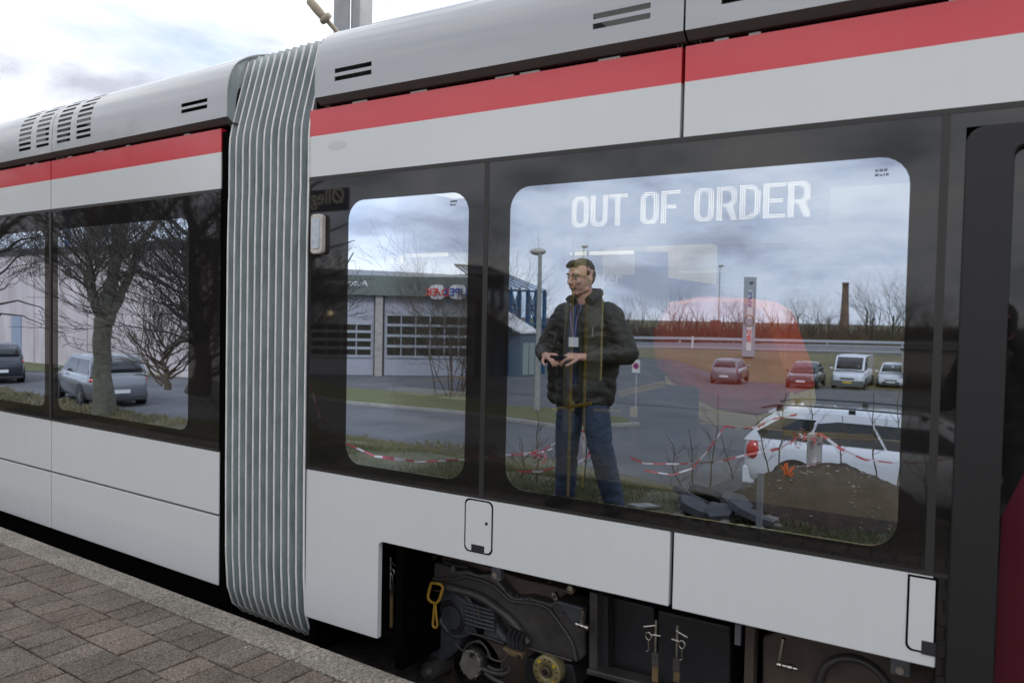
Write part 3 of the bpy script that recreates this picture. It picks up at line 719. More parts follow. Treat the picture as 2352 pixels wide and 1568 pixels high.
def tree_px(label,base,zb,limbs,Z,lev,cnt,seed,m,left=True,group=None,trunk=None,L=1.6,rt=.05):
    "limbs: lists of (px,py,radius_m) traced at real distance Z; twigs grown from them"
    R_=random.Random(seed); root=empty('bare_tree',RD(*base,Z,left),label,'tree',group)
    tb=B(); cb=B(); c=[cnt]
    for li,Lm in enumerate(limbs):
        wob=R_.uniform(-.5,.5)
        pts=[RD(a,bq,Z+wob*(i/len(Lm)) ,left) for i,(a,bq,_) in enumerate(Lm)]; rs=[r if r>.19 else r*.82 for *_,r in Lm]
        # subdivide with small wobble
        P=[];Q=[]
        for i in range(len(pts)-1):
            for t in(0,.34,.67):
                q=pts[i].lerp(pts[i+1],t)
                if i or t: q=q+Vector((R_.gauss(0,.02),R_.gauss(0,.02),0))
                P.append(q);Q.append(rs[i]*(1-t)+rs[i+1]*t)
        P.append(pts[-1]);Q.append(rs[-1])
        tb.tube(P,Q,9 if max(rs)>.1 else 6)
        for i in range(2,len(P)):
            if Q[i]>.2: continue
            for _ in range(3):
                dd=(P[i]-P[i-1]).normalized(); a=R_.uniform(0,2*PI)
                e=Vector((math.cos(a),math.sin(a),R_.uniform(0,.6)))
                grow(cb,P[i],(dd*.5+e).normalized(),min(rt,Q[i]*.6),L*R_.uniform(.6,1.2),lev,R_,4,.0,c,.8)
    t_=mk('trunk',tb,[m],root); 
    if cb.v: mk('crown',cb,[M_twig if m is M_bark else m],root)
    return root
tree_px('thick grey-barked tree forking low in front of the silver car','',0,[],20,0,0,0,M_bark) if False else None
tree_px('thick grey-barked bare tree forking into three limbs beside the silver car',(238,950),0,
 [[(238,955,.31),(236,880,.24),(234,800,.22),(238,735,.23),(240,700,.2)],
  [(232,735,.17),(218,690,.15),(207,650,.13),(208,600,.11),(200,560,.10),(214,520,.09),(212,470,.08),(218,380,.06),(215,250,.03)],
  [(240,720,.21),(246,680,.20),(258,640,.19),(270,590,.18),(280,540,.17),(285,480,.15),(290,400,.12),(300,300,.08),(305,200,.04)],
  [(250,745,.15),(270,700,.14),(285,660,.13),(308,600,.12),(325,555,.11),(350,520,.10),(385,490,.08),(420,440,.06),(460,380,.03)],
  [(285,590,.08),(315,565,.07),(350,555,.05),(400,548,.03)],[(208,600,.05),(185,580,.04),(165,560,.03),(150,535,.02)],[(280,520,.08),(250,480,.06),(235,420,.05),(230,330,.03)],
  [(270,640,.05),(300,625,.04),(350,632,.03),(400,640,.02)]],20.5,4,8500,5,M_bark,L=1.5,rt=.035)
tree_px('dark leaning tree with a dense tangle of twigs near the bellows',(470,880),0,
 [[(455,905,.22),(468,860,.17),(466,795,.14),(455,740,.12),(444,680,.11),(438,600,.10),(436,520,.08),(425,430,.06),(430,330,.03)],
  [(466,800,.1),(480,740,.08),(492,690,.07),(500,600,.05),(505,500,.03)],[(455,740,.07),(430,715,.05),(405,700,.04),(375,700,.02)],[(440,640,.07),(415,590,.06),(385,560,.04),(350,540,.02)],
  [(464,800,.06),(430,780,.05),(400,790,.03),(370,815,.02)],[(438,560,.06),(470,520,.05),(500,470,.04)],[(436,540,.05),(400,510,.04),(360,500,.02)]],12.5,4,8500,9,M_bark2,L=1.1,rt=.022)
tree_px('bare tree reaching in over the long pale wall, left of the others',(-60,900),0,
 [[(-60,930,.3),(-55,800,.25),(-50,700,.2),(-40,600,.17),(-20,500,.12),(0,420,.08)],[(-50,700,.05),(-10,700,.03),(40,690,.02),(90,705,.014),(120,720,.008)],[(-45,640,.08),(0,580,.05),(50,550,.03),(110,540,.018)],
  [(-30,560,.1),(20,520,.07),(60,490,.05),(100,470,.03)],[(-50,760,.04),(0,720,.024),(50,725,.016),(100,745,.01)]],16,4,5000,12,M_bark2,L=1.2,rt=.028)
tree_px('low twisted thorn bush with a broken stump below the dark tree',(385,880),0,
 [[(385,895,.09),(382,860,.07),(375,830,.045),(392,790,.035),(395,755,.02)],[(380,850,.035),(350,820,.025),(335,760,.018),(330,700,.01)],[(385,870,.03),(340,840,.02),(322,800,.015),(335,740,.01)],[(390,870,.03),(430,840,.02),(455,800,.012)],
 [(375,880,.025),(350,860,.02),(320,810,.014),(290,770,.008)],[(372,885,.025),(345,850,.018),(330,800,.012),(345,740,.008)]],15,3,1500,15,M_twig,L=.7,rt=.02)
tree_px('bare tree whose twigs hang over the workshop roof beside the street sign',(690,700),0,
 [[(640,900,.2),(650,780,.17),(662,680,.15),(672,600,.12),(680,500,.08),(690,400,.04)],[(670,640,.08),(710,600,.05),(750,570,.03),(790,560,.02),(815,552,.01)],[(672,600,.07),(720,560,.05),(760,530,.03),(800,512,.015)],
 [(680,520,.06),(720,480,.04),(740,440,.03)],[(665,660,.06),(720,640,.04),(790,622,.025),(812,580,.012)],[(668,690,.05),(720,680,.03),(760,650,.02)],[(680,480,.06),(715,430,.05),(745,415,.02)]],15,4,2600,21,M_bark2,left=False,L=.75,rt=.014)
RMIN[0]=.0028
# dense bush before the workshop
def bush(label,px,py,Z,h,w,n,seed,zg=G,m=None,lev=3,rad=.03,cat='shrub',left=False,pos=None,spread=.8,group=None,name='bare_shrub'):
    R_=random.Random(seed); p0=pos or RP(px,py,zg,left); root=empty(name,p0,label,cat,group); b=B(); c=[n]
    for i in range(max(3,int(w*5))):
        a=R_.uniform(0,2*PI); q=p0+Vector((math.cos(a)*R_.uniform(0,.25)*w,math.sin(a)*R_.uniform(0,.25)*w,0))
        grow(b,q,(math.cos(a)*.45*w/h,math.sin(a)*.45*w/h,1),rad*R_.uniform(.6,1),h*R_.uniform(.35,.55),lev,R_,4,0,c,spread)
    mk('stems',b,[m or M_twig],root); return root
bush('tall dense leafless bush in front of the tyre workshop doors',1040,912,25,4.4,3.2,6500,31,lev=4,rad=.03)
bush('second leafless bush growing at the workshop corner post',1095,905,25,3.6,2.0,2500,32,lev=4,rad=.026)
# --- tree line beyond the main road: three kinds, copied
lab=['slender bare tree in the far tree line','broad bare tree in the far tree line','low bushy bare tree in the far tree line']
protos=[]
for k,(h,n,sp) in enumerate(((8,260,.5),(7,420,.8),(4.5,300,.9))):
    R_=random.Random(50+k); root=empty('bare_tree',(0,0,0),lab[k],'tree','bare trees beyond the main road'); b=B(); c=[n]
    t=B(); t.tube([(0,0,-.2),(0,0,h*.2),(R_.uniform(-.1,.1),0,h*.42)],[.14,.11,.07],6); loc_mk('trunk',t,[M_bark2],root)
    for i in range(5):
        a=2*PI*i/5; grow(b,Vector((0,0,h*(.14+.05*i))),(math.cos(a)*sp,math.sin(a)*sp,1.1),.06,h*.36,3,R_,4,0,c,sp)
    loc_mk('crown',b,[M_bark2],root); protos.append(root)
R_=random.Random(77)
spots=[(1475,3),(1500,0),(1520,2),(1545,0),(1560,1),(1578,2),(1600,0),(1622,2),(1660,0),(1672,0),(1690,1),(1740,2),(1770,0),(1785,2),(1815,1),(1832,1),(1850,2),(1868,1),(1885,1),(1900,2),(1915,1),(1960,2),(1990,1),(2003,1),(2020,2),(2050,1),(2065,1),(2085,1),(2110,1),(2130,1),(2160,1),(2190,2),(2230,1),(2270,1),(2330,1),(1450,2),(1440,0),(1290,2),(1270,1),(1230,1),(1200,2)]
for i,(px,k) in enumerate(spots):
    k=k%3; o=protos[k] if protos[k] else None
    base=RP(px,R_.uniform(777,784)+(px-1500)*.015,G,False)
    if not protos[k].get('used'): o=protos[k]; o['used']=1
    else: o=copy_tree(protos[k])
    sc=R_.uniform(.75,1.1)*(1.25 if 1985<px<2200 else .9)
    o.matrix_world=Matrix.Translation(base)@Matrix.Rotation(R_.uniform(0,6),4,'Z')@Matrix.Scale(sc,4)
    o['label']=lab[k]; o['category']='tree'; o['group']='bare trees beyond the main road'
for p in protos:
    if 'used' in p: del p['used']
for o in COL.objects:
    if 'used' in o: del o['used']
b=B(); R_=random.Random(3)
for i in range(5200):
    px=R_.uniform(1130,2500); p=RP(px,R_.uniform(776,786)+(px-1500)*.013,G,False); h=R_.uniform(.8,3.4)*(1.2 if R_.random()<.2 else .8); w=R_.uniform(.03,.2); dx=R_.gauss(0,.5)
    b.add([(p.x-w,p.y,G),(p.x+w,p.y+w,G),(p.x+dx,p.y,G+h)],[(0,1,2)])
tag(mk('undergrowth',b,[M_twig]),'continuous brown undergrowth along the far side of the main road','undergrowth',kind='stuff')
# ------------------------------------------------------------ vertical-plane tool for facades
class Facade:
    def __init__(s,A,Bp,left): 
        s.A=Vector((A[0],A[1])); s.u=(Vector((Bp[0],Bp[1]))-s.A).normalized(); s.n=Vector((s.u.y,-s.u.x)); s.left=left
        c=Vector((CAM[0],2.7))-s.A
        if s.n.dot(Vector((0,1)))<0: s.n=-s.n
    def uv(s,px,py):
        P,d,t=refl(px,py,s.left); P2=Vector((P.x,P.y));D2=Vector((d.x,d.y)); k=(s.A-P2).dot(s.n)/D2.dot(s.n); Q=P+d*k
        return (Vector((Q.x,Q.y))-s.A).dot(s.u),Q.z
    def w(s,u,z,d): q=s.A+s.u*u+s.n*d; return (q.x,q.y,z)   # d towards the viewer
    def rect(s,b,u0,u1,z0,z1,d0,d1,mi=0):
        if u0>u1:u0,u1=u1,u0
        if z0>z1:z0,z1=z1,z0
        b.prism([(u0,z0),(u1,z0),(u1,z1),(u0,z1)],lambda u,v,d:s.w(u,v,d),d0,d1,mi)
    def bar(s,b,p,q,w,d,mi=0): b.bar(s.w(p[0],p[1],d),s.w(q[0],q[1],d),w,w,mi)
def fix(o):
    bm=bmesh.new(); bm.from_mesh(o.data); bmesh.ops.recalc_face_normals(bm,faces=bm.faces); bm.to_mesh(o.data); bm.free(); return o
# --- long pale wall
F1=Facade(RD(34,820,41,True),RD(433,862,33,True),True)
wl=empty('hall_building',F1.w(5,G,0),'long windowless pale hall with stained walls and a grey door, behind the bare trees','building')
M_wall=mat('stained_pale_render',(.43,.38,.38),.85,var=.22,scale=1.1,stretch=(1,1,.35),dark=(.33,.28,.27))
b=B(); F1.rect(b,-30,17,G,4.1,-9,0); fix(mk('wall',b,[M_wall],wl))
b=B(); F1.rect(b,-30.2,17.2,4.1,4.35,-9.2,.15); fix(mk('roof_edge',b,[mat('roof_felt',(.06,.06,.065),.8)],wl))
b=B(); uu=F1.uv(40,740)[0]; F1.rect(b,uu-.55,uu+.45,G,.9,0,.05); fix(mk('door',b,[mat('grey_blue_door',(.22,.25,.32),.5)],wl))
for u in(-16,-8,2,7,12,16.5): b=B(); F1.rect(b,u-.05,u+.05,G,4.1,0,.05); fix(mk('downpipe',b,[M_wall],wl))
p=RD(155,580,52,True); b=B(); b.tube([(p.x,p.y,G),(p.x,p.y,7.5)],.2,10); b.box(p.x-.35,p.x+.35,p.y-.3,p.y+.3,7.5,9)
tag(mk('mast',b,[mat('blue_steel',(.025,.085,.17),.45,var=.15)]),'blue steel mast rising behind the roof of the long pale hall','mast')
# --- workshop
F2=Facade(RP(730,862,G,False),RP(1110,866,G,False),False)
sh=empty('workshop_building',F2.w(2,G,0),'tyre workshop with tall glazed garage doors, dark fascia lettering and a metal roof band','building')
M_fas=mat('grey_green_fascia',(.10,.115,.10),.5,var=.1)
M_alu=mat('pale_metal_cladding',(.32,.33,.35),.35,metal=.3,var=.1,scale=2)
M_gdoor=mat('garage_door_white',(.27,.27,.30),.45,var=.08)
M_gglass=mat('dark_workshop_glass',(.03,.028,.022),.08)
uL=-9; uR=F2.uv(1108,700)[0]
zt=F2.uv(797,631)[1]; zf=F2.uv(797,677)[1]
b=B(); F2.rect(b,uL,uR,G,zf,-8,-.4); fix(mk('wall',b,[mat('workshop_wall',(.16,.14,.12),.8,var=.2)],sh))
b=B(); F2.rect(b,uL-.1,uR+.1,zf,zt,-8,.12); fix(mk('fascia',b,[M_fas],sh))
b=B(); zr0=F2.uv(797,612)[1]
for i in range(14):
    u0=uL+(uR-uL)*i/14;u1=uL+(uR-uL)*(i+1)/14; h=lambda u:zt+.003+(zr0-zt)*(1-.75*((u-uL)/(uR-uL))**2)
    b.prism([(u0,zt+.003),(u1,zt+.003),(u1,h(u1)),(u0,h(u0))],lambda u,v,d:F2.w(u,v,d),-8,-.3,0)
fix(mk('roof',b,[M_alu],sh))
def garage(u0,u1,zh,nx):
    zg0=G+.9; b=B(); F2.rect(b,u0,u1,G+.02,zf-.01,-.38,-.3); d=fix(mk('garage_door',b,[M_gdoor],sh))
    g=B(); F2.rect(g,u0+.1,u1-.1,zg0,zh,-.298,-.28); fix(mk('glazing',g,[M_gglass],d))
    f=B(); n=4
    for i in range(n+1): z=zg0+(zh-zg0)*i/n; F2.rect(f,u0+.08,u1-.08,z-.06,z+.06,-.279,-.24)
    for i in range(nx+1): u=u0+.1+(u1-u0-.2)*i/nx; F2.rect(f,u-.025,u+.025,zg0,zh,-.281,-.262)
    fix(mk('glazing_bars',f,[M_alu],d))
zh1=F2.uv(797,742)[1]
ud=[F2.uv(v,750)[0] for v in(860,880,1067)]
garage(uL+.2,uL+4.2,zh1,6); garage(ud[0]-4.4,ud[0]-.05,zh1,6); garage(ud[1]+.05,uR-.3,F2.uv(900,722)[1],6)
for u in(uL+.0,uL+4.4,(ud[0]+ud[1])/2): b=B(); F2.rect(b,u-.17,u+.17,G,zf-.002,-.4,-.02); fix(mk('pillar',b,[M_conc],sh))
tb=textmesh('Autoværksted & udlejning',.42,.02); u,z=F2.uv(845,657); uu=F2.w(u,z,.14); place(tb,uu,(-F2.u.x,-F2.u.y,0),(0,0,1)); mk('lettering',tb,[mat('sign_white',(.6,.6,.58),.5)],sh)
M_sblue=mat('sign_blue',(.02,.05,.28),.4); M_sred=mat('sign_red',(.6,.04,.03),.4)
for (pxa,pxb,txt,m) in((984,1024,'DÆK',M_sred),(1030,1072,'SUPER',M_sblue)):
    ua,za_=F2.uv(pxa,654);ub,zb2=F2.uv(pxb,688); uc=(ua+ub)/2;zc=(za_+zb2)/2; rw=abs(ub-ua)/2;rh=abs(za_-zb2)/2
    b=B(); b.prism(rrect(uc-rw,uc+rw,zc-rh,zc+rh,rh*.95),lambda u,v,d:F2.w(u,v,d),.12,.22); o=fix(mk('sign_plate',b,[MATS['sign_white']],sh))
    tb=textmesh(txt,rh*1.45,.02,'CENTER',bold=.012); place(tb,F2.w(uc,zc-rh*.5,.24),(-F2.u.x,-F2.u.y,0),(0,0,1)); mk('lettering',tb,[m],o)
q=F2.uv(758,719); b=B(); b.sphere(F2.w(q[0],q[1],-.1),.11); mk('lamp',b,[mat('warm_lamp',(1,.75,.4),.4,emit=3)],sh)
# --- blue glazed hall next to it
F3=Facade(RP(1110,866,G,False),RP(1255,858,G,False),False)
gh=empty('glazed_entrance_hall',F3.w(1,G,0),'blue steel and glass hall with a sloping glass roof beside the workshop','building')
ue,ze=F3.uv(1253,670); u0_=F3.uv(1112,668)[0]; 
M_blue=MATS['blue_steel']
b=B(); zr_=F3.uv(1112,604)[1]
for i in range(8):
    u=u0_+(ue-u0_)*i/7
    b.bar(F3.w(u,G,0),F3.w(u,ze,0),.10,.10)
for z in(ze,ze*.6+G*.4,ze*.25+G*.75): b.bar(F3.w(u0_,z,.01),F3.w(ue,z,.01),.1,.1)
for i in(3,5): 
    u=u0_+(ue-u0_)*i/7;u2=u0_+(ue-u0_)*(i+1)/7; b.bar(F3.w(u,ze*.6+G*.4,.0),F3.w(u2,ze,.0),.05,.05); b.bar(F3.w(u2,ze*.6+G*.4,.0),F3.w(u,ze,.0),.05,.05); b.bar(F3.w(u,ze*.6+G*.4,0),F3.w(u2,G,0),.05,.05)
for d in(-2.5,-5): b.bar(F3.w(ue,G,d),F3.w(ue,ze,d),.1,.1)
for z in(ze,ze*.5+G*.5): b.bar(F3.w(ue,z,0),F3.w(ue,z,-5),.1,.1)
mk('steel_frame',b,[M_blue],gh)
rb=B(); ur=F3.uv(1195,621)[0]
for i in range(8):
    u=u0_+(ue-u0_)*i/7; v=u0_+(ur-u0_)*i/7; rb.bar(F3.w(u,ze+.06,.02),F3.w(v,zr_,-2.2),.06,.06)
rb.bar(F3.w(u0_,zr_,-2.2),F3.w(ur,zr_,-2.2),.08,.08); mk('roof_bars',rb,[M_blk],gh)
g=B(); g.add([F3.w(u0_,ze+.1,0),F3.w(ue,ze+.1,0),F3.w(ur,zr_,-2.22),F3.w(u0_,zr_,-2.22)],[(0,1,2,3)]); g.add([F3.w(u0_,G,-.06),F3.w(ue,G,-.06),F3.w(ue,ze,-.06),F3.w(u0_,ze,-.06)],[(0,1,2,3)])
mk('glass',g,[glassmat('hall_glass',.25,(.8,.9,1),(.62,.74,.80))],gh)
b=B(); F3.rect(b,u0_-.1,F3.uv(1165,800)[0],G,zr_-.5,-6,-.3); fix(mk('dark_lobby',b,[M_void],gh))
ca,cz=F3.uv(1166,762);cb_,_=F3.uv(1203,762)
b=B(); F3.rect(b,ca,cb_,G,cz,.1,.9); po=fix(mk('porch',b,[mat('porch_grey_blue',(.09,.12,.15),.5)],gh))
b=B(); F3.rect(b,ca+.15,(ca+cb_)/2-.03,G+.1,cz-.5,.91,.94); F3.rect(b,(ca+cb_)/2+.03,cb_-.15,G+.1,cz-.5,.91,.94); fix(mk('door',b,[mat('pale_door_glass',(.25,.30,.28),.1)],po))
tp=F3.uv(1135,712); b=B(); v=[F3.w(ca-1.6,cz+1.05,.0),F3.w(cb_-1.2,cz+1.05,0),F3.w(cb_+.1,cz+.03,1.0),F3.w(ca-.1,cz+.03,1.0)]
b.add(v+[(x,y,z-.08) for x,y,z in v],[(0,1,2,3),(7,6,5,4),(0,4,5,1),(1,5,6,2),(2,6,7,3),(3,7,4,0)]); fix(mk('canopy',b,[MATS['sign_white']],gh))
# --- chimney
cp0=RP(1938,775,G,False); cdir=(cp0-Vector((0,2.7,0))); cpos=RD(1938,780,230,False); cw=14/FL*230/2; ztop=RD(1938,649,230,False).z
b=B(); b.lathe((cpos.x,cpos.y,0),(0,0,1),[(cw*1.75,-3),(cw*1.3,ztop*.3),(cw*1.0,ztop*.75),(cw*.98,ztop*.98),(cw*1.06,ztop*.985),(cw*1.06,ztop),(cw*.7,ztop)],18)
tag(mk('chimney',b,[mat('sooty_brick',(.16,.10,.07),.9,var=.3,scale=.5)]),'tall round brick factory chimney far beyond the main road','chimney')
# --- totem sign
tp=RP(1718,822,G,False); TZ=(tp-Vector((0,0,0))).length
va=Vector((.28,.96,0)).normalized(); ra=Vector((-va.y,va.x,0)) # ra: reader's right for somebody at the tram
ra=Vector((-.96,.28,0)).normalized()
hgt=RD(1718,621,52,False).z-G; hw=.46
tt=empty('totem_sign',(tp.x,tp.y,G),'tall narrow grey totem sign with a round-cornered white lettered plate','sign')
b=B(); b.prism([(-hw,G+.1),(hw,G+.1),(hw,G+hgt),(-hw,G+hgt)],lambda u,v,d:(tp.x+ra.x*u+va.x*d,tp.y+ra.y*u+va.y*d,v),-.2,.2); fix(mk('panel',b,[mat('totem_grey',(.30,.33,.36),.4)],tt,bevel=.03))
b=B(); b.prism([(-.35,G),(.35,G),(.35,G+.1),(-.35,G+.1)],lambda u,v,d:(tp.x+ra.x*u+va.x*d,tp.y+ra.y*u+va.y*d,v),-.15,.15); fix(mk('foot',b,[M_blk],tt))
tf=lambda u,v,d:(tp.x+ra.x*u+va.x*d,tp.y+ra.y*u+va.y*d,v)
b=B(); b.prism(rrect(-.23,.17,G+hgt*.48,G+hgt*.84,.2),tf,.2,.235); b.prism(rrect(-.2,.16,G+hgt*.09,G+hgt*.40,.18),tf,.2,.235); fix(mk('white_plate',b,[MATS['sign_white']],tt))
b=B(); cz_=G+hgt*.46
for i in range(24):
    a0_=2*PI*i/24;a1_=2*PI*(i+1)/24; b.bar(tf(.0+.34*math.cos(a0_),cz_+.42*math.sin(a0_),.24),tf(.0+.34*math.cos(a1_),cz_+.42*math.sin(a1_),.24),.05,.07)
mk('tyre_ring',b,[mat('ring_olive',(.12,.13,.06),.5)],tt)
for txt,z0,m,sz in(('SUPER',G+hgt*.82,M_sblue,.42),('DÆK',G+hgt*.35,M_sred,.42)):
    tb=textmesh(txt,sz,.01,bold=.012,spacing=1.05); place(tb,tf(.10-.26,z0,.25),(0,0,-1),ra); mk('lettering',tb,[m],tt)
tb=textmesh('80',.28,.01,'CENTER',bold=.02); place(tb,tf(-.1,G+hgt*.905,.21),ra,(0,0,1)); mk('lettering',tb,[M_blk],tt)
# --- street lamps
def lamp(label,px,py,pyt,hx=-1,r=.06,hl=.7,grp=None):
    p=RP(px,py,G,False); P,d,t=refl(px,py,False); Zv=t+(G-P.z)/d.z; top=RD(px,pyt,Zv,False).z
    o=empty('street_lamp',p,label,'street lamp',grp)
    b=B(); b.tube([(p.x,p.y,G),(p.x,p.y,top*.3+G*.7),(p.x,p.y,top)],[r*1.3,r*1.1,r*.7],10); mk('pole',b,[mat('lamp_pole_grey',(.27,.27,.24),.6,var=.2) if 'lamp_pole_grey' not in MATS else MATS['lamp_pole_grey']],o)
    b=B(); hs=Vector((.87,.5,0))*hl
    c=Vector((p.x,p.y,top))
    b.sphere(c-hs*.25*(-hx),.5*hl,14,8,sc=(1.,.6,.42)); mk('lamp_head',b,[mat('lamp_head_cream',(.42,.40,.33),.5) if 'lamp_head_cream' not in MATS else MATS['lamp_head_cream']],o)
lamp('near street lamp with a broad mushroom head on a stained concrete-grey pole',1233,945,578,r=.08,hl=.55)
lamp('thin distant street lamp beside the brown road board',1649,783,611,r=.07,hl=.8,hx=1)
lamp('thin distant street lamp above the man\'s head',1336,788,567,r=.07,hl=.8,hx=1)
# --- road signs
def signpost(label,px,py,pyt,w,h,mface,cat='road sign',two=False,deco=None):
    p=RP(px,py,G,False); P,d,t=refl(px,py,False); Zv=t+(G-P.z)/d.z; top=RD(px,pyt,Zv,False).z
    o=empty('road_sign',p,label,cat); b=B(); 
    for dx in((-w*.35,w*.35) if two else (0,)): b.tube([(p.x+dx,p.y-.03,G),(p.x+dx,p.y-.03,top)],.03,8)
    mk('post',b,[MATS['galvanised']],o); b=B(); b.box(p.x-w/2,p.x+w/2,p.y,p.y+.03,top-h,top); f=mk('face',b,[mface],o)
    return o,p,top
o,p,top=signpost('brown direction board on two posts across the main road',1643,784,735,1.35,1.6,mat('brown_board',(.16,.07,.05),.6),two=True)
o,p,top=signpost('small white no-parking plate with a blue and red disc on a thin post',1459,935,826,.26,.42,MATS['sign_white'])
b=B(); b.disc((p.x,p.y+.031,top-.2),(0,1,0),.10,.006,20); mk('disc_red',b,[M_sred],o); b=B(); b.disc((p.x,p.y+.038,top-.2),(0,1,0),.07,.004,20); mk('disc_blue',b,[M_sblue],o)
b=B(); b.bar((p.x-.06,p.y+.044,top-.14),(p.x+.06,p.y+.044,top-.26),.02,.004,up=(0,1,0)); mk('disc_bar',b,[M_sred],o)
b=B(); p=RP(1590,800,G,False); b.tube([(p.x,p.y,G),(p.x,p.y,G+1.2)],.1,8); tag(mk('marker_post',b,[MATS['sign_white']]),'white marker post at the edge of the main road','marker post')
# --- low grey hut at the right
p=RP(2130,856,G,False); b=B(); b.box(p.x-1.4,p.x+3.2,p.y-3,p.y,G,G+1.3); 
hu=empty('hut',p,'low pale shed standing right of the small white car','shed'); mk('wall',b,[mat('pale_shed',(.32,.29,.25),.8,var=.1)],hu)
b=B(); b.box(p.x-1.5,p.x+3.3,p.y-3.1,p.y+.1,G+1.3,G+1.4); mk('roof',b,[M_blk],hu)
# --- street name sign by the platform
sg=empty('street_name_sign',(-6.3,-3.25,0),'dark street name sign with pale lettering on a post, left of the workshop roof','sign')
z1=RD(800,430,7.6,False); z0=RD(800,482,7.6,False); sx,sy=z1.x,z1.y
b=B(); b.box(sx-1.75,sx,sy-.02,sy,z0.z,z1.z); mk('plate',b,[mat('dark_navy_plate',(.012,.014,.028),.4)],sg)
tb=textmesh('Øllegårdsvej',.215,.003,bold=.002); place(tb,(sx-.045,sy+.003,z0.z+.075),(-1,0,0),(0,0,1)); mk('lettering',tb,[mat('cream_letters',(.55,.50,.40),.5)],sg)
b=B(); b.tube([(sx-.9,sy-.05,0),(sx-.9,sy-.05,z1.z+.1)],.035,10); mk('post',b,[MATS['galvanised']],sg)
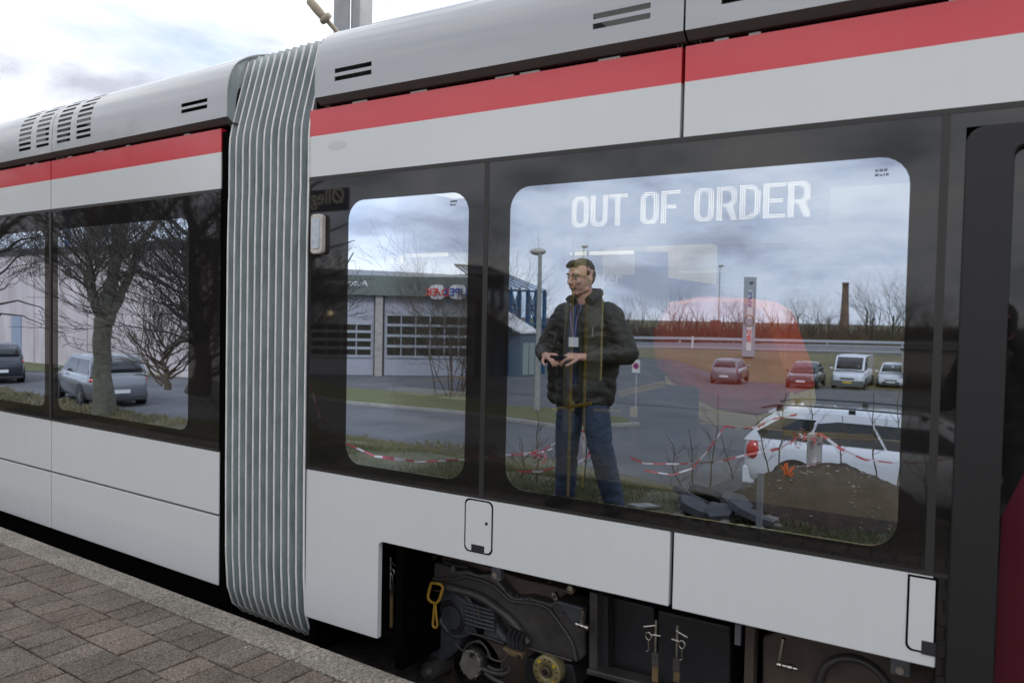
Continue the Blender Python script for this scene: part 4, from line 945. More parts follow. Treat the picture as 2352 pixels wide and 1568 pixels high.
# ============================================================ CARS
M_cglass=mat('car_glass',(.012,.014,.018),.03,ior=1.6)
M_tyre=mat('tyre_rubber',(.02,.02,.02),.8)
M_rim=mat('alloy_rim',(.35,.36,.38),.35,metal=.8)
M_blkpl=mat('black_plastic',(.02,.02,.022),.5)
M_lampr=mat('red_lamp_glass',(.45,.02,.015),.1,coat=1)
M_lampw=mat('clear_lamp_glass',(.62,.64,.68),.08,coat=1)
M_plate=mat('plate_white',(.65,.65,.65),.4); M_platey=mat('plate_yellow',(.6,.42,.04),.4)
def car(name,label,cat,pos,head,Lc,Wc,Hc,belt,col,cabin,hood,kind='car',bump_m=None,plate=None,rails=False,group=None,rimm=None,clear=.19):
    "local frame: +x forward, z up, origin on the ground at the car's centre. cabin=(rear base,rear top,front top,front base); hood: stations (x,z) of the body top line"
    rz=math.atan2(head[1],head[0]); o=empty(name,pos,label,cat,group,rz)
    hl=Lc/2; wr=.325 if kind!='van' else .34; ax=(-hl*.62,hl*.64)
    st=[]; X=[-hl,-hl+.04,-hl+.16,-hl+.45]+[-hl*.45,0,hl*.3]+[hl-.75,hl-.35,hl-.12,hl-.03,hl]
    def topz(x):
        for (x0,z0),(x1,z1) in zip(hood,hood[1:]):
            if x0<=x<=x1: return z0+(z1-z0)*(x-x0)/(x1-x0)
        return hood[-1][1] if x>0 else hood[0][1]
    b=B(); w=Wc/2; M=0
    sec=[]
    for x in X:
        e=min(x+hl,hl-x); k=1-.16*math.exp(-e/.16)-.05*math.exp(-e/.5); wx=w*k; zt=topz(x); zb=clear+.10*math.exp(-e/.12)
        if e<.02: zt-=.09; zb+=.06
        half=[(wx*.80,zb),(wx*.955,zb+.07),(wx*.99,(zb+zt)*.42),(wx*1.0,(zb+zt)*.55),(wx*.985,zt-.14),(wx*.93,zt-.03),(wx*.84,zt),(wx*.4,zt+.02)]
        sec.append([(x,y,z) for y,z in half]+[(x,-y,z) for y,z in reversed(half)])
    n=len(sec[0]); vs=[v for s_ in sec for v in s_]
    fs=[(i*n+k,i*n+(k+1)%n,(i+1)*n+(k+1)%n,(i+1)*n+k) for i in range(len(X)-1) for k in range(n)]
    fs+=[list(range(n)),list(range(len(vs)-1,len(vs)-n-1,-1))]
    b.add(vs,fs,0,True)
    # cabin shell
    c0,c1,c2,c3=cabin; zb_=belt-.03; wb=w*.93; wt=w*.76 if kind!='van' else w*.88
    xm=(c1+c2)/2
    secs=[(c0,zb_,wb*.96),(c0+(c1-c0)*.5,zb_+(Hc-zb_)*.56,(wb+wt)/2*.97),(c1-.03,Hc-.06,wt),(c1+.10,Hc-.01,wt*.99),(xm,Hc+.01,wt),(c2-.1,Hc-.01,wt*.99),(c2+.04,Hc-.06,wt),(c2+(c3-c2)*.5,zb_+(Hc-zb_)*.54,(wb+wt)/2*.97),(c3,zb_,wb*.96)]
    v2=[]
    for x,z,ww in secs: v2+=[(x,ww,z),(x,ww*.93,z+.025),(x,0,z+.05),(x,-ww*.93,z+.025),(x,-ww,z)]
    f_=[(i*5+k,(i+1)*5+k,(i+1)*5+k+1,i*5+k+1) for i in range(len(secs)-1) for k in range(4)]
    o5=len(b.v); b.add(v2,f_,0,True)
    # cabin side walls
    side=[(x,z,ww) for x,z,ww in secs]
    for s_ in(1,-1):
        m_=len(side); vv=[(x,s_*ww,z) for x,z,ww in side]; b.add(vv,[list(range(m_)) if s_<0 else list(range(m_))[::-1]],0,False)
    body=fix(loc_mk('body',b,[col],o)); 
    # glass
    def yz(z): t=(z-zb_)/(Hc-.06-zb_); return wb*.96+(wt-wb*.96)*t
    z0=belt+.025; z1=Hc-.11
    def sx_(z,front):
        t=(z-zb_)/(Hc-.06-zb_); return (c3+(c2+.04-c3)*t) if front else (c0+(c1-.03-c0)*t)
    g=B()
    for s_ in(1,-1):
        lo0,lo1=sx_(z0,False)+.10,sx_(z0,True)-.16; hi0,hi1=sx_(z1,False)+.12,sx_(z1,True)-.10
        cuts=[0,.48,1] if kind!='wagon' else [0,.27,.62,1]
        if kind=='van': cuts=[.72,1]
        for q in range(len(cuts)-1):
            a,c=cuts[q],cuts[q+1]; pad=.02
            pts=[(lo0+(lo1-lo0)*a+pad,z0),(lo0+(lo1-lo0)*c-pad,z0),(hi0+(hi1-hi0)*c-pad,z1),(hi0+(hi1-hi0)*a+pad,z1)]
            if q==0 and kind=='wagon': pts=[(pts[0][0]+.03,z0+.1),(pts[0][0]+.12,z0)]+pts[1:3]+[(pts[3][0]+.05,z1)]
            pts_=[(x,s_*(yz(z)+.012),z) for x,z in pts]; inn=[(x,s_*(yz(z)-.02),z) for x,z in pts]; k=len(pts)
            g.add(pts_+inn,[list(range(k)),list(range(2*k-1,k-1,-1))]+[(i,(i+1)%k,(i+1)%k+k,i+k) for i in range(k)])
    fix(loc_mk('side_windows',g,[M_cglass],o))
    for front in(True,False):
        if kind=='van' and not front: continue
        zz0=z0+.03 if front else z0+.05; zz1=Hc-.09; q=B(); e=.030*(1 if front else -1)
        m_=[]
        for z in(zz0,(zz0+zz1)/2,zz1):
            for u in(-.86,-.5,0,.5,.86): m_.append((sx_(z,front)+e*(1.6 if abs(u)<.6 else 1.2)+(.05 if front else -.05)*(z>zz0 and z<zz1),u*yz(z),z+.01))
        q.add(m_,[(i*5+k,i*5+k+1,(i+1)*5+k+1,(i+1)*5+k) for i in range(2) for k in range(4)],0,True)
        r_=fix(loc_mk('windscreen' if front else 'rear_window',q,[M_cglass],o))
        md=r_.modifiers.new('s','SOLIDIFY'); md.thickness=.03; md.offset=0
    # wheels with dark arches
    for xx in ax:
        for s_ in(1,-1):
            a=B(); a.disc((xx,s_*(w-.05),wr),(0,s_,0),wr+.055,.058,22); loc_mk('wheel_arch',a,[M_blkpl],o)
            t=B(); t.lathe((xx,s_*(w-.19),wr),(0,s_,0),[(.19,.0),(wr-.02,.0),(wr,.04),(wr,.15),(wr-.025,.20),(wr*.66,.20)],22); wh=loc_mk('wheel',t,[M_tyre],o)
            t=B(); t.lathe((xx,s_*(w-.19),wr),(0,s_,0),[(wr*.66,.19),(wr*.62,.155),(.12,.17),(.05,.20),(.001,.20)],22)
            r_=loc_mk('rim',t,[rimm or M_rim],wh); 
            sp=B()
            for k in range(5):
                an=2*PI*k/5; sp.bar((xx,s_*(w+.002),wr),(xx+math.cos(an)*wr*.62,s_*(w-.002),wr+math.sin(an)*wr*.62),.07,.02,up=(0,1,0))
            loc_mk('spokes',sp,[rimm or M_rim],wh)
    zf=topz(hl-.12); zr=topz(-hl+.05)
    for s_ in(1,-1):
        q=B(); q.sphere((hl-.15,s_*w*.66,zf-.13),.16,12,8,sc=(.75,1.15,.62)); loc_mk('headlight',q,[M_lampw],o)
        q=B()
        if kind in('wagon','van'): q.sphere((-hl+.17,s_*w*.88,zr-.2),.155,12,8,sc=(.8,.5,1.05))
        else: q.sphere((-hl+.16,s_*w*.74,zr-.12),.17,12,8,sc=(.7,.9,.6))
        loc_mk('tail_light',q,[M_lampr],o,bevel=.02)
        q=B(); q.sphere((c3-.35,s_*(w+.10),belt+.06),.11,10,6,sc=(.5,.95,.7)); loc_mk('mirror',q,[col],o)
    q=B(); q.box(hl-.05,hl+.012,-w*.42,w*.42,zf-.30,zf-.20); q.box(hl-.05,hl+.014,-w*.62,w*.62,clear+.12,clear+.24); loc_mk('grille',q,[M_blkpl],o,bevel=.01)
    q=B(); q.box(hl-.12,hl+.03,-w*.82,w*.82,clear+.02,clear+.09) if not bump_m else q.box(hl-.2,hl+.05,-w*.93,w*.93,clear,clear+.34)
    loc_mk('front_bumper',q,[bump_m or M_blkpl],o,bevel=.03)
    q=B(); q.box(-hl-.03,-hl+.15,-w*.84,w*.84,clear+.0,clear+.10) if kind!='wagon' else q.box(-hl-.02,-hl+.2,-w*.84,w*.84,clear,clear+.30)
    loc_mk('rear_bumper',q,[col if kind=='wagon' else M_blkpl],o,bevel=.03)
    for xs_,zz in((hl+.052 if bump_m else hl+.034,clear+.24),(-hl-.055,zr-.45 if kind!='wagon' else zr-.3)):
        q=B(); q.box(xs_-.01,xs_,-.26,.26,zz-.055,zz+.055); loc_mk('number_plate',q,[plate or M_plate],o)
    if rails:
        for s_ in(1,-1):
            q=B(); q.tube([(c1-.25,s_*wt*.93,Hc+.02),(c1+.0,s_*wt*.94,Hc+.085),(c1+.3,s_*wt*.94,Hc+.10),(xm,s_*wt*.94,Hc+.11),(c2-.2,s_*wt*.94,Hc+.095),(c2+.1,s_*wt*.93,Hc-.0)],.014,8)
            for x in(c1+.05,xm,c2-.15): q.box(x-.05,x+.05,s_*wt*.94-.015,s_*wt*.94+.015,Hc,Hc+.09)
            loc_mk('roof_rail',q,[M_blkpl],o)
        q=B(); q.prism([(c1-.14,Hc-.06),(c1-.14,Hc-.02),(c1+.15,Hc+.032),(c1+.2,Hc-.02)],lambda u,v,d:(u,d,v),-wt*.9,wt*.9); fix(loc_mk('spoiler',q,[col],o))
    return o
cp=lambda n,c,coat=1.: mat(n,c,.25,coat=coat,var=.03)
C_white=cp('car_white',(.62,.64,.68)); C_silver=mat('car_silver',(.21,.215,.23),.3,metal=.5,coat=1.); C_black=cp('car_black',(.012,.014,.02)); C_grey=mat('car_dark_grey',(.03,.033,.045),.3,metal=.4,coat=1.)
HB=[(-2.2,.92),(-1.9,.96),(1.0,.97),(1.55,.86),(2.2,.70)]
def cxy(px,py,back,head,left=False):
    p=RPg(px,py,left); h=Vector((head[0],head[1],0)).normalized(); return p+h*back
PK='cars parked on the lot'
h=(-.10,-1); car('parked_car','silver hatchback parked tail-on left of the totem sign','car',cxy(1662,882,2.1,h),h,4.2,1.76,1.47,.95,C_silver,(-2.0,-1.5,.35,1.15),HB,group=PK)
h=(.05,1); car('parked_car','black saloon parked nose-on between the hatchback and the van','car',cxy(1838,892,-2.25,h),h,4.5,1.78,1.44,.93,C_black,(-1.75,-1.05,.35,1.2),[(-2.25,.88),(-1.6,.93),(1.0,.93),(1.6,.84),(2.25,.70)],group=PK)
h=(0,1); car('parked_van','white panel van with grey bumper and yellow plate, nose-on','van',cxy(1945,894,-2.4,h),h,4.8,1.9,1.97,1.13,C_white,(-2.38,-2.3,1.15,1.85),[(-2.4,1.1),(1.5,1.12),(2.0,1.0),(2.4,.84)],kind='van',bump_m=mat('van_bumper_grey',(.10,.10,.10),.6),plate=M_platey,group=PK)
h=(.02,1); car('parked_car','small white city car parked nose-on right of the van','car',cxy(2045,893,-1.8,h),h,3.6,1.64,1.50,.95,C_white,(-1.72,-1.35,.3,1.1),[(-1.8,.9),(-1.5,.95),(.9,.95),(1.35,.87),(1.8,.72)],group=PK)
h=(-.98,-.19); car('parked_car','silver hatchback parked beside the thick grey-barked tree','car',RP(276,936,G,True)+Vector((-2.1,-.41,0)),h,4.3,1.78,1.5,.95,C_silver,(-2.05,-1.65,.4,1.25),HB,group='cars parked by the pale hall')
h=(-.98,-.2); car('parked_car','dark grey hatchback at the far left by the pale hall','car',RP(0,882,G,True)+Vector((-2.0,-.4,0)),h,4.2,1.76,1.48,.95,C_grey,(-2.0,-1.6,.4,1.25),HB,group='cars parked by the pale hall')
wp=RP(1712,1135,G,False); h=(1,.02); car('parked_car','white estate car with black roof rails behind the soil mound','car',Vector((wp.x+2.25,wp.y-.75,G)),h,4.6,1.8,1.46,.97,C_white,(-2.28,-1.80,.55,1.4),[(-2.3,.98),(-1.9,1.0),(1.1,1.0),(1.65,.90),(2.3,.72)],kind='wagon',rails=True)
# ============================================================ PEOPLE
def capsule(b,p0,r0,p1,r1,seg=14,sq=(1,1)):
    p0=Vector(p0);p1=Vector(p1);d=p1-p0;n=7
    prof_=[]
    Ld=d.length
    for i in range(5): a=PI/2*(i/4.); prof_.append((max(1e-4,r0*math.sin(a)),-r0*math.cos(a)))
    for i in range(1,n): t=i/n; prof_.append((r0+(r1-r0)*t,Ld*t))
    for i in range(5): a=PI/2*(i/4.); prof_.append((max(1e-4,r1*math.cos(a)),Ld+r1*math.sin(a)))
    b.lathe(p0,d if Ld>1e-6 else (0,0,1),prof_,seg)
def ell(b,c,r,rot=0.):
    o=len(b.v); b.sphere((0,0,0),1,16,12)
    cr,sr=math.cos(rot),math.sin(rot)
    for i in range(o,len(b.v)):
        x,y,z=b.v[i]; x*=r[0];y*=r[1];z*=r[2]; b.v[i]=(c[0]+x*cr-y*sr,c[1]+x*sr+y*cr,c[2]+z)
def fuse(name,b,m,parent,vox,smooth=6,disp=0.,dscale=8.,folds=None,extra=None):
    "melt overlapping pieces into one continuous skin"
    me=bpy.data.meshes.new('tmp'); me.from_pydata(b.v,[],b.f); o=bpy.data.objects.new('tmp',me); COL.objects.link(o)
    bm=bmesh.new(); bm.from_mesh(me)
    # close lathe ends
    bmesh.ops.remove_doubles(bm,verts=bm.verts,dist=2e-4); bmesh.ops.holes_fill(bm,edges=[e for e in bm.edges if e.is_boundary],sides=40); bmesh.ops.recalc_face_normals(bm,faces=bm.faces); bm.to_mesh(me); bm.free()
    r=o.modifiers.new('r','REMESH'); r.mode='VOXEL'; r.voxel_size=vox
    s_=o.modifiers.new('s','SMOOTH'); s_.factor=.5; s_.iterations=smooth
    dg=bpy.context.evaluated_depsgraph_get(); me2=bpy.data.meshes.new_from_object(o.evaluated_get(dg))
    bpy.data.objects.remove(o); bpy.data.meshes.remove(me)
    me2.name=name
    if disp:
        me2.update(); nn=[v.normal.copy() for v in me2.vertices]
        for v,n in zip(me2.vertices,nn):
            q=v.co; k=noise.noise(Vector((q.x*dscale,q.y*dscale,q.z*dscale*1.9)))+.5*noise.noise(Vector((q.x*dscale*2.3,q.y*dscale*2.3,q.z*dscale*4)))
            k=(1-abs(k)*2)
            v.co=q+n*disp*k
    me2.materials.clear()
    for mm in (m if isinstance(m,list) else [m]): me2.materials.append(mm)
    for p in me2.polygons: p.use_smooth=True
    if extra:
        bm=bmesh.new(); bm.from_mesh(me2)
        for eb,mi in extra:
            vs=[bm.verts.new(v) for v in eb.v]
            for f in eb.f:
                try:
                    ff=bm.faces.new([vs[i] for i in f]); ff.material_index=mi; ff.smooth=True
                except ValueError: pass
        bm.to_mesh(me2); bm.free()
    o2=bpy.data.objects.new(name,me2); COL.objects.link(o2); o2.parent=parent; return o2
M_skin=mat('skin',(.50,.27,.19),.5,var=.08,scale=20)
M_hair=mat('dark_hair',(.028,.018,.012),.6,var=.4,scale=60,stretch=(1,1,.2))
M_lip=mat('lips',(.36,.13,.11),.45); M_eye=mat('eye_white',(.32,.29,.27),.2); M_iris=mat('iris_dark',(.02,.015,.012),.2)
M_jack=mat('olive_waxed_jacket',(.026,.023,.014),.6,var=.3,scale=5,bump=.3,bscale=60)
M_jdark=mat('dark_collar',(.012,.012,.015),.7)
M_denim=mat('blue_denim',(.040,.058,.092),.8,var=.35,scale=7,bump=.2,bscale=200)
M_shirt=mat('navy_shirt',(.03,.04,.09),.7,var=.2)
M_shoe=mat('dark_shoe',(.02,.016,.013),.5)
def hand(b,wr_,d,up,side,curl=.9,s=1.):
    "palm plus five bent fingers; d pointing direction, up back of the hand, side: +1/-1 which side the thumb leaves"
    d=Vector(d).normalized();up=Vector(up);up=(up-d*up.dot(d)).normalized();rt=d.cross(up)*side; w=Vector(wr_)
    for k in(-1,0,1): capsule(b,w+rt*k*.018*s,.017*s,w+d*.085*s+rt*k*.026*s,.0145*s,10)
    for k,(off,Lf) in enumerate(((.033,.070),(.011,.080),(-.011,.074),(-.032,.060))):
        p=w+d*.09*s+rt*off*s; dd=d.copy(); 
        for j,(f,r) in enumerate(((.45,.0098),(.32,.0090),(.23,.0080))):
            dd=(dd-up*curl*(.42+.25*j)-rt*off*1.5).normalized(); q=p+dd*Lf*f*s; capsule(b,p,r*s,q,r*.93*s,8); p=q
    p=w+d*.025*s+rt*.028*s; dd=(d*.7+rt*.8-up*.25).normalized()
    for Lf,r in((.040,.0125),(.032,.0105),(.025,.0095)):
        q=p+dd*Lf*s; capsule(b,p,r*s,q,r*.93*s,8); p=q; dd=(dd*.6+d*.6-up*.3).normalized()
def head(b,c,f,s=1.):
    "head pieces around centre c facing unit vector f (x,y)"
    f=Vector((f[0],f[1],f[2] if len(f)>2 else 0)).normalized(); r=Vector((f.y,-f.x,0)).normalized(); u=r.cross(f); c=Vector(c); rot=math.atan2(f.y,f.x)-PI/2
    P=lambda a,bb,cc:c+r*a*s+f*bb*s+u*cc*s
    ell(b,P(0,-.012,.035),(.078*s,.096*s,.088*s),rot); ell(b,P(0,.018,-.03),(.064*s,.074*s,.085*s),rot)
    ell(b,P(0,.045,-.088),(.036*s,.034*s,.026*s),rot)
    capsule(b,P(-.045,.005,-.075),.022*s,P(-.01,.06,-.098),.018*s); capsule(b,P(.045,.005,-.075),.022*s,P(.01,.06,-.098),.018*s)
    for q in(-1,1):
        ell(b,P(q*.036,.066,-.022),(.024*s,.018*s,.024*s),rot); capsule(b,P(q*.045,.070,.030),.012*s,P(q*.012,.085,.028),.012*s,8)
        ell(b,P(q*.080,-.008,-.01),(.010*s,.020*s,.034*s),rot)
    capsule(b,P(0,.083,.022),.008*s,P(0,.112,-.025),.0125*s,10); ell(b,P(0,.102,-.03),(.019*s,.013*s,.012*s),rot)
    ell(b,P(0,.080,-.060),(.030*s,.014*s,.009*s),rot)
    return P,rot
def person(name_label,pos,build):
    o=empty('person',pos,name_label,'person'); build(o); return o
def man(o):
    fdir=(-.30,.95,-.12); hc=(-.085,.05,1.752)
    b=B(); P,rot=head(b,hc,fdir,1.13)
    capsule(b,(-.065,-.005,1.50),.074,(-.08,.02,1.68),.068)
    capsule(b,(-.30,.20,1.155),.032,(-.255,.242,1.16),.028); capsule(b,(.055,.20,1.16),.032,(.01,.242,1.165),.028)
    hand(b,(-.27,.225,1.158),(.75,.55,.02),(-.15,.35,1),-1,1.7,1.12); hand(b,(.025,.225,1.164),(-.80,.50,.02),(.15,.35,1),1,1.7,1.12)
    ex=[]
    for q in(-1,1):
        e=B(); e.sphere(P(q*.032,.079,.005),.0125,10,8); ex.append((e,2)); e=B(); e.sphere(P(q*.032,.0865,.003),.0058,8,6); ex.append((e,3))
        e=B(); e.tube([P(q*.014,.0965,.031),P(q*.034,.0925,.036),P(q*.054,.079,.029)],.0026,6); ex.append((e,4))
        e=B(); e.tube([P(q*.016,.0915,.0125),P(q*.032,.0925,.0165),P(q*.048,.083,.011)],.0016,6); ex.append((e,4))
    e=B(); e.tube([P(-.032,.083,-.050),P(-.015,.0935,-.059),P(0,.096,-.061),P(.015,.0935,-.059),P(.032,.083,-.050)],[.003,.0048,.005,.0048,.003],8); ex.append((e,1))
    fuse('body',b,[M_skin,M_lip,M_eye,M_iris,M_hair],o,.0045,2,extra=ex)
    # short brown hair: cap over crown, back and sides
    h=B(); ell(h,P(0,-.022,.058),(.083,.098,.078),rot); ell(h,P(0,-.048,.01),(.080,.070,.085),rot); ell(h,P(0,.050,.098),(.058,.042,.024),rot)
    capsule(h,P(-.05,.058,.085),.020,P(.04,.070,.098),.018); 
    for q in(-1,1): capsule(h,P(q*.072,.004,.035),.014,P(q*.075,.0,.015),.008,8)
    hb=fuse('hair',h,M_hair,o,.006,2,disp=.004,dscale=38)
    # jacket
    j=B(); zt=1.50
    ell(j,(-.055,-.01,1.37),(.245,.160,.21)); ell(j,(-.065,-.005,1.10),(.215,.155,.26)); ell(j,(-.075,.0,.90),(.228,.160,.17)); ell(j,(-.085,.0,.83),(.236,.160,.10))
    capsule(j,(-.24,-.015,1.475),.088,(.13,-.015,1.48),.090); capsule(j,(-.12,-.02,1.565),.085,(-.02,-.02,1.57),.085)
    capsule(j,(-.25,-.015,1.45),.098,(-.405,-.0,1.19),.080); capsule(j,(-.405,-.0,1.19),.080,(-.305,.18,1.155),.052)
    capsule(j,(.14,-.015,1.455),.100,(.285,-.0,1.195),.082); capsule(j,(.285,0,1.195),.082,(.075,.18,1.165),.052)
    capsule(j,(-.29,-.01,1.32),.09,(-.31,-.01,.84),.065); capsule(j,(.16,-.01,1.30),.08,(.13,-.01,.84),.05)
    jk=fuse('jacket',j,M_jack,o,.010,5,disp=.0085,dscale=7)
    bm=bmesh.new(); bm.from_mesh(jk.data)
    bmesh.ops.delete(bm,geom=[v for v in bm.verts if v.co.z<.775],context='VERTS')
    bm.to_mesh(jk.data); bm.free(); md=jk.modifiers.new('s','SOLIDIFY'); md.thickness=.012
    # shirt panel seen in the open front
    s_=B(); s_.v=[];cols=[]
    for i in range(13):
        t=i/12; z=1.545-.66*t; w=.020+.035*math.sin(min(1,t*2)*PI/2); xc=-.085-.01*t; y=.150+.012*math.sin(t*PI)+(-.055 if t<.05 else 0)
        s_.v+=[(xc-w,y,z),(xc,y+.012,z),(xc+w,y,z)]
    for i in range(12):
        for k in(0,1): s_.f.append([i*3+k,(i+1)*3+k,(i+1)*3+k+1,i*3+k+1]); s_.m.append(0); s_.sm.append(True)
    sh_=fix(loc_mk('shirt',s_,[M_shirt],o)); md=sh_.modifiers.new('s','SOLIDIFY'); md.thickness=.02
    # jacket front edges, zips, collar
    for sg,xo in((-1,0),(1,0)):
        e=B(); e.tube([(-.085+sg*(.03+.04*math.sin(min(1,t*2)*PI/2)),.158+.012*math.sin(t*PI),1.535-.70*t) for t in [i/10 for i in range(11)]],.010,6); loc_mk('jacket_edge',e,[M_jack],jk)
    e=B(); e.tube([(-.165,.03,1.56),(-.175,.075,1.59),(-.14,.10,1.60)],.022,8); e.tube([(-.16,-.05,1.625),(-.07,-.095,1.645),(.02,-.06,1.64),(.045,.02,1.62),(.01,.095,1.58)],.036,8); e.tube([(-.165,.0,1.60),(-.16,-.05,1.625)],.032,8); loc_mk('collar',e,[M_jdark],jk)
    e=B(); e.tube([(.075,.148,1.385),(.072,.156,1.31)],.0045,6); loc_mk('zip',e,[M_steel],jk)
    e=B(); e.tube([(-.245,.125,1.33),(-.262,.125,1.25)],.0045,6); loc_mk('zip',e,[M_steel],jk)
    # lanyard and badge
    e=B(); e.tube([(-.13,.12,1.56),(-.10,.178,1.44),(-.060,.192,1.30)],.004,6); e.tube([(-.03,.13,1.56),(-.045,.18,1.44),(-.055,.192,1.30)],.004,6); ln=loc_mk('lanyard',e,[mat('purple_lanyard',(.16,.14,.30),.6)],o)
    e=B(); e.box(-.098,-.018,.196,.200,1.235,1.305); loc_mk('badge',e,[MATS['sign_white']],ln)
    # trousers
    t=B(); ell(t,(-.075,-.005,.86),(.175,.125,.13))
    capsule(t,(-.165,0,.84),.115,(-.185,.02,.50),.090); capsule(t,(-.185,.02,.50),.090,(-.215,-.02,.07),.076)
    capsule(t,(.015,0,.84),.118,(.10,.03,.50),.092); capsule(t,(.10,.03,.50),.092,(.205,-.01,.07),.078)
    tr=fuse('trousers',t,M_denim,o,.010,4,disp=.006,dscale=9)
    for (x,dx) in((-.22,-.25),(.21,.35)):
        s2=B(); ell(s2,(x+dx*.1,.07,.045),(.05,.14,.045),-dx*.6); ell(s2,(x,0,.07),(.05,.06,.06)); fuse('shoe',s2,M_shoe,o,.009,3)
MANP=RP(1368,1170,0,False)+Vector((-.06,0,0))
man_=person('man in an open dark olive jacket and blue jeans, looking aside, hands together',(MANP.x,MANP.y,0),man)
# phone held between his hands
b=B(); b.box(-.195,-.055,.300,.308,1.135,1.172); ph=mk('smartphone',b,[mat('dark_phone',(.02,.015,.02),.2)],bevel=.004); ph.location=(MANP.x,MANP.y,0); tag(ph,'thin dark phone held between the man\'s fingertips','phone')
# photographer, standing with the camera at the eye
def shooter(o):
    b=B(); P,rot=head(b,(.03,-.215,1.46),(-.2,1,0),1.0); capsule(b,(.03,-.26,1.2),.062,(.03,-.235,1.40),.06)
    hand(b,(.10,-.17,1.41),(-.2,.75,.35),(.8,.3,.2),1,1.0); hand(b,(-.10,-.12,1.35),(.5,.65,.35),(-.6,.3,-.4),1,1.0)
    fuse('body',b,[M_skin],o,.006,3)
    h=B(); ell(h,P(0,-.03,.05),(.088,.098,.088),rot); ell(h,P(0,-.055,-.03),(.082,.07,.10),rot); fuse('hair',h,M_hair,o,.008,2,disp=.006,dscale=30)
    j=B(); ell(j,(.04,-.32,1.02),(.20,.14,.27)); ell(j,(.04,-.34,.78),(.19,.14,.2)); capsule(j,(-.12,-.30,1.19),.08,(.20,-.31,1.19),.08)
    capsule(j,(.20,-.30,1.16),.075,(.32,-.20,.98),.06); capsule(j,(.32,-.20,.98),.06,(.11,-.16,1.37),.045)
    capsule(j,(-.12,-.29,1.16),.075,(-.24,-.16,.97),.06); capsule(j,(-.24,-.16,.97),.06,(-.11,-.12,1.32),.045)
    fuse('jacket',j,mat('black_jacket',(.008,.008,.012),.6),o,.014,5,disp=.008,dscale=7)
    t=B(); ell(t,(.05,-.36,.70),(.17,.13,.14))
    capsule(t,(-.03,-.36,.68),.095,(-.05,-.28,.40),.075); capsule(t,(-.05,-.28,.40),.075,(-.07,-.40,.06),.055); capsule(t,(.13,-.36,.68),.095,(.17,-.28,.40),.075); capsule(t,(.17,-.28,.40),.075,(.19,-.40,.06),.055)
    fuse('trousers',t,mat('black_trousers',(.012,.012,.015),.8),o,.014,4)
    for x in(-.07,.19): s2=B(); ell(s2,(x,-.34,.045),(.05,.14,.045)); fuse('shoe',s2,M_shoe,o,.012,2)
ph_=person('photographer in black stooping slightly with a camera held to the eye',(.0,-2.70,0),shooter)
b=B(); fx=Vector((FW.x,FW.y,0)).normalized(); rx=Vector((fx.y,-fx.x,0)); c0=Vector((0,-2.7,1.46))
for e in((-.115,-.05,.07,-.055,.045),):
    v=[]
    for a in(-.115,-.045):
        for q in(-.07,.07):
            for z in(-.05,.045): v.append(c0+fx*a+rx*q+Vector((0,0,z)))
    b.add(v,[(0,1,3,2),(4,6,7,5),(0,4,5,1),(2,3,7,6),(0,2,6,4),(1,5,7,3)])
b.lathe(c0,fx,[(.034,-.045),(.036,-.02),(.037,-.006),(.031,-.006),(.030,-.03)],20)
tag(fix(mk('photo_camera',b,[M_blkpl])),'black camera held by the stooping photographer','camera')
# ============================================================ EMBANKMENT: mound, slabs, tape, posts, twigs, grass
RMIN[0]=.0013
def gz(x,y): return ground_z(x,y)
# --- soil mound
mc=Vector((-1.05,-4.15,0)); b=B(); NX,NY=44,34; vs=[]
for j in range(NY):
    for i in range(NX):
        u=-1+2*i/(NX-1);v=-1+2*j/(NY-1); x=mc.x+u*.80;y=mc.y+v*1.15
        r=math.sqrt(u*u+v*v); h=.41*max(0,1-r*r)**.75 if r<1 else 0
        n_=noise.noise(Vector((x*2.4,y*2.4,1)))*.06+noise.noise(Vector((x*7,y*7,2)))*.045+noise.noise(Vector((x*19,y*19,5)))*.022
        vs.append((x,y,gz(x,y)-.05+h+n_*min(1,h*5)))
b.add(vs,[(j*NX+i,j*NX+i+1,(j+1)*NX+i+1,(j+1)*NX+i) for j in range(NY-1) for i in range(NX-1)],0,True)
mo=tag(mk('soil_mound',b,[mat('brown_soil',(.050,.030,.020),.95,var=.5,scale=6,bump=1,bscale=45,dark=(.020,.017,.013))]),'rounded heap of brown soil and stones behind the platform','mound')
def on_mound(x,y):
    u=(x-mc.x)/.80;v=(y-mc.y)/1.15;r=math.sqrt(u*u+v*v); return gz(x,y)-.05+(.41*max(0,1-r*r)**.75 if r<1 else 0)
b=B(); R_=random.Random(8)
for _ in range(900):
    x=mc.x+R_.uniform(-.78,.78);y=mc.y+R_.uniform(-.9,1.1); s_=R_.choice([.003,.004,.004,.005,.006,.008,.013]); b.sphere((x,y,on_mound(x,y)+s_*.3),s_,6,4,sc=(R_.uniform(.7,1.4),R_.uniform(.7,1.4),.7))
tag(mk('stones',b,[mat('grey_stones',(.22,.20,.18),.9,var=.5,scale=12)]),'loose grey pebbles scattered over the soil heap','stones',kind='stuff')
